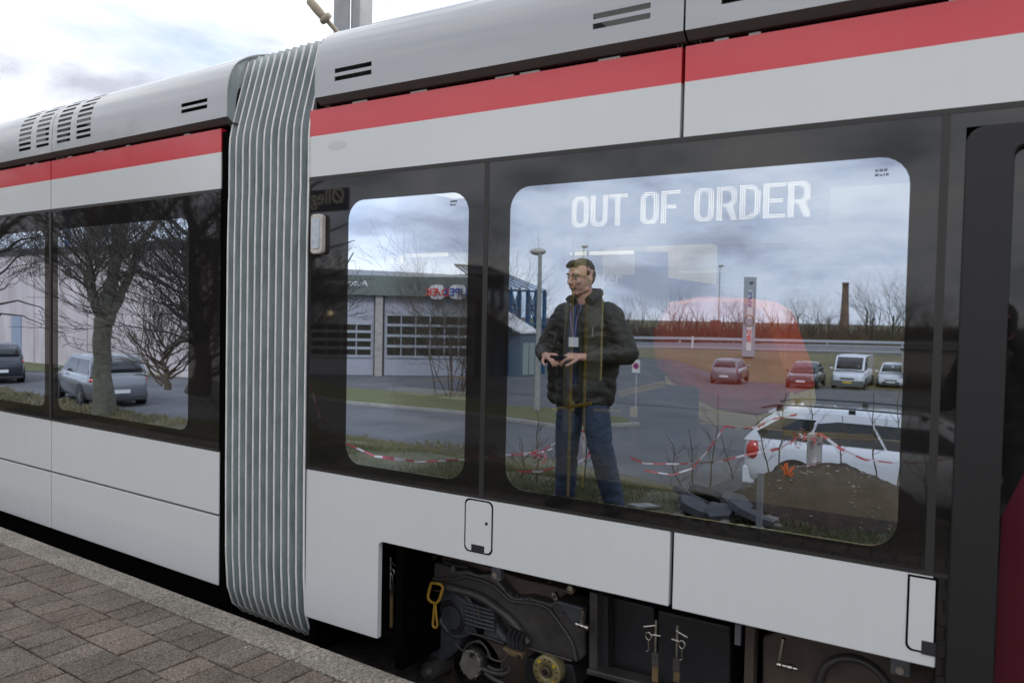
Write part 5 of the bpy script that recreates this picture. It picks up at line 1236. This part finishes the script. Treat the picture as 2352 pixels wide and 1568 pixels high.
# --- broken paving slabs left of the mound
M_slab=mat('broken_slab',(.07,.072,.077),.85,var=.3,scale=8,bump=.5)
sl_=[((1585,1150),(.16,.11,.05),.3,.35),((1625,1150),(.14,.10,.06),-.5,.5),((1600,1175),(.20,.12,.06),.9,.2),((1665,1140),(.17,.12,.05),.1,-.4),((1690,1165),(.15,.14,.05),1.2,.25),((1650,1185),(.13,.10,.05),-.9,-.2),((1720,1190),(.19,.13,.05),.5,.3)]
lab_=['broken grey paving slab leaning at the left end of the rubble','upright dark broken slab in the middle of the rubble','flat broken slab lying lowest at the rubble\'s left','tilted slab at the top of the rubble','squarish broken slab right of the upright one','small broken slab at the lower edge of the rubble','long slab lying against the foot of the soil heap']
for (pp,s_,rz,ry),lb in zip(sl_,lab_):
    q=RP(pp[0],pp[1],.02,False); b=B(); R2=random.Random(pp[0]); po=[(math.cos(a)*s_[0]*R2.uniform(.85,1.2),math.sin(a)*s_[1]*R2.uniform(.85,1.2)) for a in (.4,1.5,2.5,3.6,4.8,5.7)]
    b.prism(po,lambda u,v,d:(u,v,d),-s_[2]/2,s_[2]/2); o=fix(mk('broken_slab',b,[M_slab],bevel=.006)); zz=gz(q.x,q.y)
    o.location=(q.x,q.y,zz+.06+abs(ry)*.06); o.rotation_euler=(ry,ry*.7,rz); tag(o,lb,'slab','broken slabs beside the soil heap')
b=B()
for _ in range(160):
    q=RP(R_.uniform(1560,1800),R_.uniform(1150,1230),0,False); s_=R_.choice([.01,.015,.02,.035,.05]); b.sphere((q.x,q.y,gz(q.x,q.y)+s_*.3),s_,6,4,sc=(R_.uniform(.7,1.5),R_.uniform(.7,1.5),.7))
tag(mk('rubble',b,[MATS['grey_stones']]),'small grey rubble between the broken slabs','rubble',kind='stuff')
q=RP(1478,1162,0,False); b=B(); b.box(-.06,.06,-.12,.12,0,.02); o=mk('concrete_tile',b,[M_conc],bevel=.004); o.location=(q.x,q.y,gz(q.x,q.y)+.01); o.rotation_euler=(.1,0,.4); tag(o,'small pale concrete tile lying in the grass by the man\'s feet','tile')
# --- posts
p7=RD(1872,995,6.6,False); zb=on_mound(p7.x,p7.y) if abs(p7.y-mc.y)<1.15 else gz(p7.x,p7.y)
b=B(); b.prism([(-.055,-.05),(.055,-.05),(.055,.05),(-.055,.05)],lambda u,v,d:(p7.x+u,p7.y+v,d),zb-.3,p7.z); tag(fix(mk('timber_post',b,[mat('weathered_white_post',(.42,.40,.39),.85,var=.3,scale=9,stretch=(1,1,.3))],bevel=.008)),'weathered white post with barrier tape knotted round its top','post')
p8=RD(1747,1085,4.95,False); b=B(); b.box(p8.x-.018,p8.x+.018,p8.y-.012,p8.y+.012,-.02,p8.z); tag(mk('steel_post',b,[MATS['galvanised']],bevel=.002),'slim galvanised steel post left of the soil heap','post')
# --- barrier tape, twisted ribbon with red and white bars
M_tr=mat('tape_red',(.52,.10,.12),.35); M_tw=mat('tape_white',(.66,.60,.62),.35)
def tape(label,pts,Zs,w=.027,seed=1,tw=13.,sag=0):
    R2=random.Random(seed); P=[]
    raw=[RD(a,c,Z,False) for (a,c),Z in zip(pts,Zs)]
    for i in range(len(raw)-1):
        n=max(6,int((raw[i+1]-raw[i]).length/.035))
        for k in range(n): P.append(raw[i].lerp(raw[i+1],k/n)-Vector((0,0,sag*math.sin(PI*k/n))))
    P.append(raw[-1]); b=B(); vs=[]; ln=0; cut=[]
    for i,p in enumerate(P):
        d=(P[min(i+1,len(P)-1)]-P[max(i-1,0)]).normalized(); u=Vector((0,0,1)); u=(u-d*u.dot(d)).normalized(); r=d.cross(u)
        if i: ln+=(p-P[i-1]).length
        a=1.5*noise.noise(Vector((ln*2.3,seed,0)))*1.4; sc=.45+.55*abs(noise.noise(Vector((ln*2,seed+5,0)))*1.6+.3); sc=min(1,sc)
        q=u*math.cos(a)+r*math.sin(a); vs+=[p+q*w*sc*.5,p-q*w*sc*.5]; cut.append(int(ln/.10)%2)
    b.v=[tuple(v) for v in vs]
    for i in range(len(P)-1): b.f.append([2*i,2*i+1,2*i+3,2*i+2]); b.m.append(cut[i]); b.sm.append(True)
    return tag(mk('barrier_tape',b,[M_tr,M_tw]),label,'barrier tape','red and white barrier tape along the embankment')
tape('barrier tape sagging left of the man across the small window',[(712,880),(735,960),(795,1018),(860,1047),(960,1060),(1062,1055),(1103,1052),(1165,1044),(1230,1040)],[7.5,7.3,7.1,7,6.9,6.8,6.7,6.7,6.6],seed=1)
tape('short loose barrier tape low at the left edge of the large window',[(1190,1082),(1240,1083),(1280,1072),(1330,1060),(1370,1035)],[6.5,6.5,6.5,6.6,6.7],seed=2)
tape('barrier tape rising from the bush to the knot behind the man\'s legs',[(1240,1038),(1290,1008),(1330,985),(1355,1000),(1375,1030)],[6.7,6.8,6.8,6.8,6.7],seed=3)
tape('barrier tape running level from the man\'s right leg to the white post',[(1448,1050),(1480,1064),(1560,1065),(1650,1060),(1710,1045),(1790,1030),(1830,1005),(1872,1000)],[6.7,6.7,6.7,6.7,6.7,6.7,6.65,6.6],seed=4)
tape('barrier tape climbing steeply to the forked twig',[(1480,1080),(1545,1090),(1590,1075),(1625,1035),(1665,978)],[6.6,6.6,6.6,6.6,6.6],seed=5)
tape('barrier tape from the forked twig across the estate car',[(1665,978),(1700,985),(1740,980),(1775,962),(1830,952)],[6.7,6.8,6.9,7,7.1],seed=6,w=.03)
tape('barrier tape hanging from the white post to the right',[(1872,998),(1885,996),(1930,1030),(1985,1055),(2060,1064),(2120,1062),(2200,1050)],[6.55,6.5,6.5,6.5,6.5,6.4,6.3],seed=7)
def knot(px,py,Z,r,seed,label):
    b=B(); R2=random.Random(seed); c=RD(px,py,Z,False)
    for k in range(26):
        a=c+Vector((R2.gauss(0,r),R2.gauss(0,r*.5),R2.gauss(0,r*.7)));d=Vector((R2.gauss(0,1),R2.gauss(0,.6),R2.gauss(0,1))).normalized()*R2.uniform(.03,.07)
        b.bar(a,a+d,.022,.002,R2.choice([0,1]))
    tag(mk('tape_knot',b,[M_tr,M_tw]),label,'barrier tape','red and white barrier tape along the embankment')
knot(1240,1043,6.6,.035,1,'tangled tape knot on a twig left of the man'); knot(1362,1012,6.8,.05,2,'tape tangle seen between the man\'s legs'); knot(1850,1005,6.55,.05,3,'bulky tape knot on top of the white post'); knot(1870,1070,6.5,.02,4,'small tape scrap at the foot of the white post')
b=B(); c=RD(1815,1085,6.1,False)
for k in range(9): b.tube([c+Vector((R_.gauss(0,.02),0,-.07)),c+Vector((R_.gauss(0,.03),R_.gauss(0,.02),R_.uniform(-.02,.08)))],.006,5)
tag(mk('orange_rag',b,[mat('orange_cloth',(.75,.12,.02),.7)]),'scrap of bright orange cloth on top of the soil heap','rag')
# --- single twigs / saplings
tw=[(1625,1100,905,6.6),(1600,1110,985,6.8),(1770,1110,950,6.4),(1795,1080,900,6.5),(1860,1080,880,6.9),(1935,1080,955,6.6),(2010,1085,900,6.6),(2070,1090,880,6.7),(2135,1110,950,6.4),(1240,1080,940,6.9),(1210,1075,1000,6.9),(1345,1150,870,6.6),(1688,1110,1000,6.5),(2185,1100,980,6.3),(1560,1110,1000,6.9),(1280,1090,1010,6.7)]
for i,(px,pb,pt,Z) in enumerate(tw):
    R2=random.Random(i+40); a=RD(px+R2.uniform(-8,8),pb,Z,False); t=RD(px+R2.uniform(-35,35),pt,Z,False); a.z=min(a.z,max(gz(a.x,a.y),on_mound(a.x,a.y)))-.03
    b=B(); L_=(t-a).length; pts=[a.lerp(t,k/6)+Vector((R2.gauss(0,.012),R2.gauss(0,.012),0))*(k>0) for k in range(7)]; b.tube(pts,[.0055*(1-k/7.5)+.0016 for k in range(7)],5)
    c=[26]
    for k in range(2,7):
        for _ in range(2): grow(b,pts[k],(R2.uniform(-1,1),R2.uniform(-.5,.5),1.1),.0028,L_*.17,1,R2,3,0,c,.6)
    tag(mk('sapling',b,[M_twig]),'leafless sapling standing in the rough grass of the embankment','sapling','leafless saplings on the embankment')
for i,(px,py,h,w) in enumerate(((1340,1110,.55,.5),(1215,1085,.4,.6),(1560,1110,.4,.5),(1910,1105,.5,.5),(2010,1120,.5,.6),(2190,1120,.8,.8),(2160,1080,.9,.6),(1700,1110,.4,.5),(1270,1100,.4,.5),(1060,1075,.3,.5))):
    p=RP(px,py,-.25,False); p.z=gz(p.x,p.y)-.02
    bush('scrubby leafless bush in the dry grass under the barrier tape',0,0,0,h,w,170,60+i,pos=p,lev=2,rad=.0045,group='scrubby bushes on the embankment')
# --- grass blades over the embankment (uncountable)
def grass(name,label,n,x0,x1,fy,h0,h1,m,seed,w=.004):
    R2=random.Random(seed); b=B(); V=b.v; 
    for _ in range(n):
        x=R2.uniform(x0,x1); y=fy(x,R2); 
        z=gz(x,y) if y>-13 else G+.05
        cl=noise.noise(Vector((x*1.1,y*1.1,9)))
        if cl<-.12 and R2.random()<.6: continue
        h=R2.uniform(h0,h1)*(1+cl); a=R2.uniform(0,2*PI); dx=math.cos(a);dy=math.sin(a); ln=R2.uniform(.1,.8)*h; k=len(V)
        V+=[(x-dy*w,y+dx*w,z),(x+dy*w,y-dx*w,z),(x+dx*ln*.4,y+dy*ln*.4,z+h*.7),(x+dx*ln,y+dy*ln,z+h)]
        b.f+=[[k,k+1,k+2],[k+1,k+3,k+2]]; b.m+=[0,0]; b.sm+=[False,False]
    return tag(mk(name,b,[m]),label,'grass',kind='stuff')
M_dry=mat('straw_grass',(.17,.145,.09),.9,var=.4,scale=1.2,dark=(.10,.095,.04)); M_gg=mat('green_grass',(.085,.105,.028),.9,var=.4,scale=2,dark=(.05,.06,.02))
grass('dry_grass','straw coloured winter grass covering the embankment',75000,-12,2.5,lambda x,r:r.uniform(max(foot(x),-10.5),-2.8) if r.random()<.5 else r.uniform(-6,-2.75),.015,.055,M_dry,1,w=.0022)
grass('green_grass','short green grass along the top of the embankment',60000,-7,2.5,lambda x,r:-2.7-abs(r.gauss(0,1.3)),.012,.035,M_gg,2,w=.002)
grass('tall_dry_grass','brown tangled grass at the foot of the bare trees',52000,-30,-9,lambda x,r:r.uniform(foot(x)-1.0,-4.2),.05,.22,M_dry,3,w=.004)
# ============================================================ RUNNING GEAR in the lower opening
bx_=lambda zx,zy:(826.9+zx*.3125,1194.4+zy*.3124)
def bp(zx,zy,y): p=hit(*bx_(zx,zy),y); return p
def plate(name,pts,y0,y1,m,parent,bev=.006,rnd=0):
    "outline traced on the plane y0, thickness to y1"
    po=[(p.x,p.z) for p in (bp(a,c,y0) for a,c in pts)]
    b=B(); b.prism(po,f2,y0,y1); return fix(mk(name,b,[m],parent,bevel=bev))
def line(name,pts,y,r,m,parent,seg=8):
    P=[bp(a,c,y) for a,c in pts]
    Q=[]
    for i in range(len(P)-1):
        p0=P[max(i-1,0)];p1=P[i];p2=P[i+1];p3=P[min(i+2,len(P)-1)]
        for k in range(5):
            t=k/5; Q.append(.5*((2*p1)+(p2-p0)*t+(2*p0-5*p1+4*p2-p3)*t*t+(3*p1-p0-3*p2+p3)*t**3))
    Q.append(P[-1]); b=B(); b.tube(Q,r,seg); return mk(name,b,[m],parent)
M_gear=mat('grey_blue_casting',(.066,.072,.082),.42,var=.3,scale=7,bump=.2,bscale=30)
M_brkt=mat('tan_bracket',(.17,.115,.055),.6,var=.3,scale=14)
# inner wall / chassis that closes the opening
b=B(); b.box(xs0,2.6,.72,.78,-.5,.64); b.box(xs0,2.6,.1,.75,.60,.66); b.box(xs0,xs0+.04,.03,.75,-.25,.6); b.box(xa+.06,xa+.10,.06,.74,-.2,.6)
mk('chassis',b,[M_void],tram)
bg_=mk('bogie_frame',plate_b:=B(),[M_iron],tram)
plate_b.box(0,.001,0,.001,0,.001)
bpy.data.objects.remove(bg_)
# main side frame: swept cover
pts=[(462,300),(560,318),(625,330),(700,372),(790,368),(865,398),(960,392),(1010,440),(1085,530),(1130,570),(1240,565),(1400,612),(1440,585),(1650,640),(1655,1000),(1590,1050),(1560,1030),(1250,945),(1230,890),(1100,735),(900,580),(770,530),(640,492),(530,452),(470,420)]
frame=plate('bogie_frame',pts,.30,.44,M_iron,tram,.012)
plate('frame_top',[(462,300),(625,330),(700,372),(865,398),(1010,440),(1130,570),(1400,612),(1560,520),(1180,430),(900,330),(620,262),(470,255)],.36,.60,M_iron2,frame)
line('frame_rib',[(640,488),(760,520),(880,560),(1000,640),(1110,730),(1190,830),(1240,900)],.285,.020,M_iron,frame)
line('frame_edge',[(470,405),(560,430),(700,430),(800,415),(960,468),(1040,530),(1110,590),(1240,605),(1370,640),(1470,760),(1560,900),(1590,1030)],.293,.009,M_iron,frame,6)
line('frame_edge',[(1250,940),(1400,985),(1560,1030)],.293,.008,M_iron,frame,6)
plate('gusset',[(1440,590),(1660,650),(1650,770),(1590,800)],.27,.30,M_gear,frame)
# motor block with fins and hub
motor=plate('motor_housing',[(445,470),(520,440),(640,505),(740,560),(800,600),(1000,690),(990,760),(1100,900),(1060,935),(780,835),(740,870),(720,960),(600,1060),(520,1010),(440,960),(430,820),(455,690),(440,600)],.36,.66,M_gear,frame,.02)
for k in range(6): line('fin',[(775,605+k*29),(880,637+k*29),(990,665+k*29)],.345,.0075,M_gear,motor,6)
c=bp(670,715,.36); b=B(); b.lathe((c.x,.36,c.z),(0,-1,0),[(.001,-.06),(.055,-.06),(.058,.0),(.075,.012),(.088,.0)],26); mk('hub_socket',b,[M_blk],motor)
b=B(); b.lathe((c.x+.035,.358,c.z+.03),(0,-1,0),[(.105,.0),(.112,.016),(.12,.0)],30); mk('flange',b,[M_gear],motor)
line('seam',[(790,822),(900,850),(1060,905)],.34,.0065,M_iron,motor,6)
c=bp(885,805,.355); b=B(); b.disc((c.x,.358,c.z),(0,-1,0),.020,.012,16); mk('plug',b,[M_void],motor)
c=bp(490,880,.34); b=B(); b.disc((c.x,.36,c.z),(0,-1,0),.028,.05,16); b.disc((c.x-.0,.33,c.z),(0,-1,0),.018,.02,12); mk('cable_gland',b,[mat('worn_red',(.22,.045,.03),.5,var=.4,scale=20)],motor)
line('hose',[(455,960),(450,900),(480,860),(520,870)],.30,.006,M_gear,motor,6)
R_=random.Random(4); b=B()
for k in range(14):
    p=bp(R_.uniform(478,530),R_.uniform(630,800),R_.uniform(.29,.33)); b.disc(p,(R_.gauss(0,.3),-1,R_.gauss(0,.3)),R_.uniform(.006,.012),R_.uniform(.01,.03),8)
mk('bolt_cluster',b,[M_steel],motor)
a1=bp(500,1110,.28);a2=bp(640,1050,.42); b=B(); b.tube([a1,a2],[.042,.048],18); b.tube([a1+Vector((0,-.002,0)),a1+(a1-a2).normalized()*.03],[.030,.018],14); mk('damper',b,[M_iron],frame)
# yellow release handle
def handle():
    b=B(); y=.245
    loop=[(530,458),(595,470),(610,492),(600,530),(585,580),(560,612),(530,602),(503,580),(500,550),(512,500),(522,465),(530,458),(560,463)]
    P=[bp(a,c,y) for a,c in loop]; b.tube(P,.0075,8)
    for L_ in([(548,608),(545,640),(540,700),(535,760),(540,785),(560,788),(570,770),(560,700),(556,640),(552,610)],): b.tube([bp(a,c,y) for a,c in L_],.006,8)
    return mk('release_handle',b,[M_yel],frame)
handle()
# wheel with bright axle cover and hoses
c=bp(850,1035,.36); b=B(); b.lathe((c.x,.42,c.z-.02),(0,-1,0),[(.33,-.10),(.33,.0),(.30,.02),(.24,.0),(.15,.03),(.14,.05)],40); wh=mk('wheel',b,[M_iron2],frame)
R_=random.Random(9)
b=B(); pf_=[(a/36*2*PI,.062*(1+(.08*R_.uniform(-1,1)))) for a in range(36)]; b.prism([(c.x+math.cos(a)*r,c.z+math.sin(a)*r*1.12) for a,r in pf_],f2,.315,.36); mk('axle_cover',b,[mat('bright_cover',(.50,.47,.40),.35,metal=.6,var=.25,scale=30)],wh,bevel=.004)
b=B(); b.lathe((c.x,.36,c.z),(0,-1,0),[(.078,0),(.082,.02),(.075,.03)],32); mk('ring',b,[M_blk],wh)
b=B()
for (a,e) in((880,885),(910,1055),(895,1112),(860,1150),(830,985),(952,985)): p=bp(a,e,.30); b.disc(p,(0,-1,0),.0095,.02,8)
mk('bolt',b,[M_steel],wh)
for L_,r in(([(765,960),(790,915),(870,888),(930,940),(960,1010),(1040,1035),(1095,990)],.0055),([(905,1090),(960,1115),(1040,1130),(1095,1110),(1100,1060)],.011),([(940,1070),(1000,1100),(1060,1090)],.008),([(920,1120),(990,1170),(1060,1200)],.012)): line('hose',L_,.275,r,M_iron,wh)
# four hoses in a clamp
for k in range(4): line('hose',[(1120+k*30,790+k*14),(1095+k*30,850+k*12),(1100+k*28,910+k*12),(1095+k*28,960+k*10)],.25,.0105,M_blk,frame,10)
plate('hose_clamp',[(1048,935),(1195,985),(1188,1022),(1040,972)],.225,.262,M_brkt,frame,.004)
b=B()
for (a,e) in((1062,962),(1172,1000)): b.disc(bp(a,e,.225),(0,-1,0),.010,.008,8)
mk('clamp_bolt',b,[M_steel],frame)
# olive disc with yellow dots
plate('disc_bracket',[(1220,1010),(1560,1060),(1600,1230),(1200,1230)],.31,.5,M_blk,frame)
c=bp(1368,1112,.26); b=B(); b.lathe((c.x,.30,c.z),(0,-1,0),[(.069,-.02),(.070,.035),(.067,.040),(.030,.040),(.027,.030),(.001,.030)],44); od=mk('suspension_disc',b,[M_olive],frame)
b=B(); b.lathe((c.x,.272,c.z),(0,-1,0),[(.022,0),(.023,.02),(.016,.026),(.014,.01),(.001,.01)],24); mk('hub_ring',b,[M_iron2],od); b=B(); b.disc((c.x,.265,c.z),(0,-1,0),.010,.02,14); mk('centre_bolt',b,[M_steel],od)
for k in range(12):
    a=2*PI*k/12+.2; yl=k in(1,4,10); b=B(); b.disc((c.x+.053*math.cos(a),.2605,c.z+.053*math.sin(a)),(0,-1,0),.008 if yl else .0035,.006 if yl else .002,12); mk('paint_dot' if yl else 'bolt_hole',b,[mat('yellow_dot',(.62,.42,.02),.5) if 'yellow_dot' not in MATS else MATS['yellow_dot']] if yl else [M_void],od)
# bolted lug, turnbuckles, pins
def lug(zx,zy,y=.20):
    c=bp(zx,zy,y); b=B(); b.box(c.x-.024,c.x+.024,y,y+.03,c.z-.024,c.z+.05); o=mk('lug',b,[mat('lug_grey',(.16,.165,.18),.5,var=.2)if 'lug_grey' not in MATS else MATS['lug_grey']],tram,bevel=.003)
    b=B(); b.disc((c.x,y,c.z),(0,-1,0),.013,.01,16); mk('bolt',b,[M_steel],o)
lug(998,400); 
p=hit(2067,1537,.18); c_=B(); c_.box(p.x-.03,p.x+.03,.18,.21,p.z-.02,p.z+.04); o=mk('lug',c_,[MATS['lug_grey']],tram,bevel=.003); c_=B(); c_.disc((p.x,.18,p.z),(0,-1,0),.013,.01,16); mk('bolt',c_,[M_steel],o)
def pinrod(px,py,pyb,s_=1,y=.10):
    a=hit(px,py,y);z=hit(px,pyb,y); x=a.x
    b=B(); b.box(x-.012,x+.012,y,y+.012,z.z,a.z-.13); o=mk('locking_rod',b,[M_brkt],tram,bevel=.002)
    b=B(); b.box(x-.011,x+.011,y-.002,y+.014,a.z-.34,a.z-.22) if a.z-.34>z.z else None; b.box(x-.0125,x+.0125,y-.003,y+.015,a.z-.17,a.z-.12); mk('dark_band',b,[M_iron],o) if b.v else None
    b=B(); b.tube([(x,y,a.z+.01),(x,y,a.z-.14)],.006,8); b.tube([(x-.002,y-.004,a.z-.012),(x+.045*s_,y-.012,a.z-.024)],.0045,8); b.tube([(x+.018*s_,y-.006,a.z-.05),(x-.02*s_,y-.003,a.z-.048)],.004,8); mk('pin',b,[M_steel],o)
    b=B(); cx=x+.024*s_; cz=a.z-.055; b.tube([(cx+.012*math.cos(t*PI/6),y-.014,cz+.015*math.sin(t*PI/6)) for t in range(13)],.0026,6); b.tube([(cx,y-.014,cz-.014),(cx+.004,y-.014,cz-.055),(cx-.005,y-.014,cz-.06)],.003,6); mk('split_ring',b,[M_steel],o)
pinrod(897.5,1283,1441); pinrod(1507,1428,1567,-1); pinrod(1556,1440,1567,1)
b=B(); A=bp(1645,655,.2);Z=bp(1625,770,.2); b.tube([A,Z],.009,8); 
for k in range(5): q=bp(1590+k*17,758+k*6,.2); b.tube([q,q+Vector((.014,0,-.003))],[.012,.009][k%2],12)
mk('turnbuckle',b,[M_steel],frame)
A=hit(888,1700*.9,.2); b=B(); A=hit(1800,1465,.2);Z=hit(1790,1515,.2); b.tube([A,Z],.009,8)
for k in range(4): q=hit(1786+k*12,1524+k*3,.2); b.tube([q,q+Vector((.015,0,0))],[.013,.009][k%2],12)
mk('turnbuckle',b,[M_steel],tram)
R_=random.Random(33)
for k in range(7):
    x0=R_.uniform(950,1500); pts=[(x0+j*70,330+k*22+(x0-950)*.42+j*38+R_.uniform(-22,22)) for j in range(5)]
    line('cable',pts,R_.uniform(.40,.55),R_.uniform(.006,.012),R_.choice([M_blk,M_gear,M_iron2]),frame,6)
b=B()
for k in range(26):
    t=k/26; u=480+t*1100; v=420+ (0 if t<.3 else (t-.3)*420); b.disc(bp(u,v+R_.uniform(-6,6),.298),(0,-1,0),.0045,.006,6)
mk('rivet',b,[M_gear],frame)
for (u0,v0,u1,v1) in((500,500,620,520),(700,900,760,960),(1290,700,1450,760),(860,620,880,720)): line('weld_bead',[(u0,v0),((u0+u1)/2,(v0+v1)/2+6),(u1,v1)],.296,.004,M_iron2,frame,6)
# columns and cross beams to the right
plate('column',[(1684,525),(1742,540),(1742,1105),(1680,1090)],.24,.32,M_iron,tram); plate('column',[(1752,545),(1820,560),(1820,1090),(1752,1100)],.28,.34,M_blk,tram)
plate('sill_beam',[(1665,1090),(2160,1215),(2160,1265),(1660,1130)],.22,.30,M_iron,tram)
plate('equipment_box',[(1822,560),(2160,640),(2170,1180),(1810,1085)],.36,.7,M_blk,tram,.01)
plate('equipment_box',[(2185,660),(2720,780),(2720,1250),(2185,1200)],.34,.7,M_blk,tram,.01)
b=B(); p=hit(1716,1500,.3); q=hit(1735,1600,.3); b.box(p.x,q.x,.26,.32,-.4,.55); mk('column',b,[M_iron2],tram,bevel=.004)
b=B(); p0=hit(1690,1430,.28);p1=hit(1702,1480,.28); b.box(p0.x,p1.x,.27,.29,p1.z,p0.z); mk('vent_strip',b,[MATS['lug_grey']],tram)
# second bogie frame under the right panel
po=[(1750,1462),(1790,1450),(1850,1462),(2010,1490),(2150,1520),(2150,1600),(1750,1600)]
P=[(p.x,p.z) for p in(hit(a,c,.30) for a,c in po)]; b=B(); b.prism(P,f2,.30,.6); f2o=fix(mk('bogie_frame',b,[M_iron2],tram,bevel=.012))
b=B(); c=hit(1960,1590,.27); b.lathe((c.x,.30,c.z),(0,-1,0),[(.13,0),(.13,.03),(.11,.035),(.10,0)],36); mk('hub_socket',b,[M_iron],f2o)
line('cable',[(620,300),(700,330),(800,345)],.30,.01,M_blk,frame); line('cable',[(1180,430),(1300,500),(1420,520),(1540,600)],.42,.012,M_blk,frame)
line('cable',[(1390,450),(1450,540),(1500,560),(1560,610)],.40,.009,M_gear,frame); 
b=B()
for (a,e) in((700,345),(1440,540),(1450,560),(1560,490),(560,265)): b.disc(bp(a,e,.3),(0,-1,0),.012,.02,8)
mk('bolt',b,[M_steel],frame)
c=bp(1560,500,.33); b=B(); b.disc(c,(0,-1,0),.02,.02,12); mk('connector',b,[M_brkt],frame)
# ============================================================ MAST, CABLE ARM, DISTANT TREE, SECOND TRAM
a=hit(766,45,3.4);c=hit(825,45,3.4); b=B(); yy=3.4
b.box(a.x,c.x,yy,yy+.012,-.4,8); b.box(a.x,c.x,yy+.28,yy+.292,-.4,8); b.box((a.x+c.x)/2-.005,(a.x+c.x)/2+.005,yy+.0,yy+.29,-.4,8)
b=B(); w=(c.x-a.x); b.box(a.x,a.x+w*.60,yy,yy+.02,-.4,8,0); b.box(a.x+w*.60,c.x-.0,yy+.03,yy+.2,-.4,8,0); b.box(c.x-.012,c.x+.0,yy+.005,yy+.03,-.4,8,0)
ms=mk('catenary_mast',b,[mat('galvanised_mast',(.36,.37,.38),.5,metal=.25,var=.15,scale=6)],bevel=.004); tag(ms,'galvanised steel overhead line mast rising behind the roof','mast')
b=B(); e0_=hit(700,-12,2.6);e1_=hit(735,32,2.7);e2_=hit(752,48,2.75);e3_=hit(764,62,2.8)
ar=empty('insulator_arm',e3_,'pale ribbed insulator and bracket arm slanting down to the mast','insulator')
b.tube([e0_+(e0_-e1_)*2,e0_,e3_,e3_+(e3_-e2_)*1.5],.022,8); mk('arm',b,[mat('aged_cream',(.40,.34,.26),.6,var=.2)],ar)
b=B(); d=(e2_-e0_).normalized()
m1=hit(728,22,2.68); b.lathe(m1,d,[(.02,-.12),(.04,-.1),(.045,0),(.04,.1),(.02,.12)],12); m2=hit(748,43,2.73); b.lathe(m2,d,[(.02,-.03),(.06,-.02),(.065,.0),(.06,.02),(.02,.03)],14); mk('insulator_ribs',b,[MATS['aged_cream']],ar)
R_=random.Random(90); q=Vector(CAM)+ray(5,250)*28; q.z-=2.1;rt_=empty('bare_tree',(q.x,q.y,-.6),'fine bare tree tips just showing over the tram roof at the far left','tree'); b=B(); c=[900]
t=B(); t.tube([(q.x,q.y,-.6),(q.x,q.y,2),(q.x,q.y,4)],[.2,.15,.1],8); mk('trunk',t,[M_bark],rt_)
for i in range(7): a=2*PI*i/7; grow(b,Vector((q.x,q.y,2.5+i*.3)),(math.cos(a)*.6,math.sin(a)*.6,1),.07,(q.z+1.6-3)*.45,3,R_,4,0,c,.5)
mk('crown',b,[M_twig],rt_)
# second tram on the far track, its red nose seen through both window rows
def second():
    # nose outline traced through the windows on the plane y=5.6
    y=5.6; P=lambda L_:[(q.x,q.z) for q in(hit(a,c,y) for a,c in L_)]
    xl=hit(1500,800,y).x
    o=empty('second_tram',(xl-6,y+1.3,-.4),'second tram with a rounded bright red front and cream skirt, seen through both window rows','tram')
    red=P([(1484,720),(1520,694),(1600,680),(1700,683),(1765,700),(1782,770),(1812,850),(1818,905),(1790,945),(1735,962),(1640,948),(1560,912),(1522,868),(1490,850)])
    crm=P([(1522,860),(1560,900),(1640,940),(1735,955),(1790,940),(1814,900),(1820,950),(1790,985),(1735,996),(1640,982),(1560,945),(1528,905)])
    b=B(); b.prism(red,f2,y,y+1.4); fix(mk('front',b,[M_red2],o,bevel=.22))
    b=B(); b.prism(crm,f2,y+.02,y+1.3); fix(mk('skirt',b,[mat('cream_band',(.55,.52,.42),.5)],o,bevel=.03))
    zl=P([(1640,990)])[0][1]; zm=zl+.1
    b=B(); b.box(xl-14,xl-.1,y-.01,y+2.61,zl,zm+.1); b.box(xl-14,xl-.1,y-.01,y+2.61,1.95,2.5); mk('side_panel',b,[M_white],o)
    b=B(); b.box(xl-14,xl-.1,y-.005,y+2.6,zm+.1,1.95); mk('window_band',b,[M_frit],o)
    b=B(); b.box(xl-14,xl+1.4,y+.2,y+2.4,-.4,zl); mk('running_gear',b,[M_void],o)
    b=B(); R2=random.Random(6)  # leafy screen, added to hide the bright sky through both window rows
    for k in range(9000):
        x=R2.uniform(-16,14);zz=R2.uniform(-.5,3.0+.5*noise.noise(Vector((x*.5,0,0)))); yy=10.8+R2.uniform(-.5,.5); a=R2.uniform(0,6.3); s_=.13
        b.add([(x,yy,zz),(x+s_*math.cos(a),yy+R2.uniform(-.1,.1),zz+s_*math.sin(a)),(x+s_*math.cos(a+.9),yy+.05,zz+s_*math.sin(a+.9))],[(0,1,2)])
    b.box(-16,14,11,11.4,-.5,2.8)
    tag(mk('sky_screen',b,[mat('sky_screen_leaves',(.03,.042,.018),.9,var=.4,scale=5)]),'dark leafy screen added beyond the far track to hide bright sky','sky_screen')
M_red2=mat('bright_red_paint',(.62,.05,.03),.35)
second()
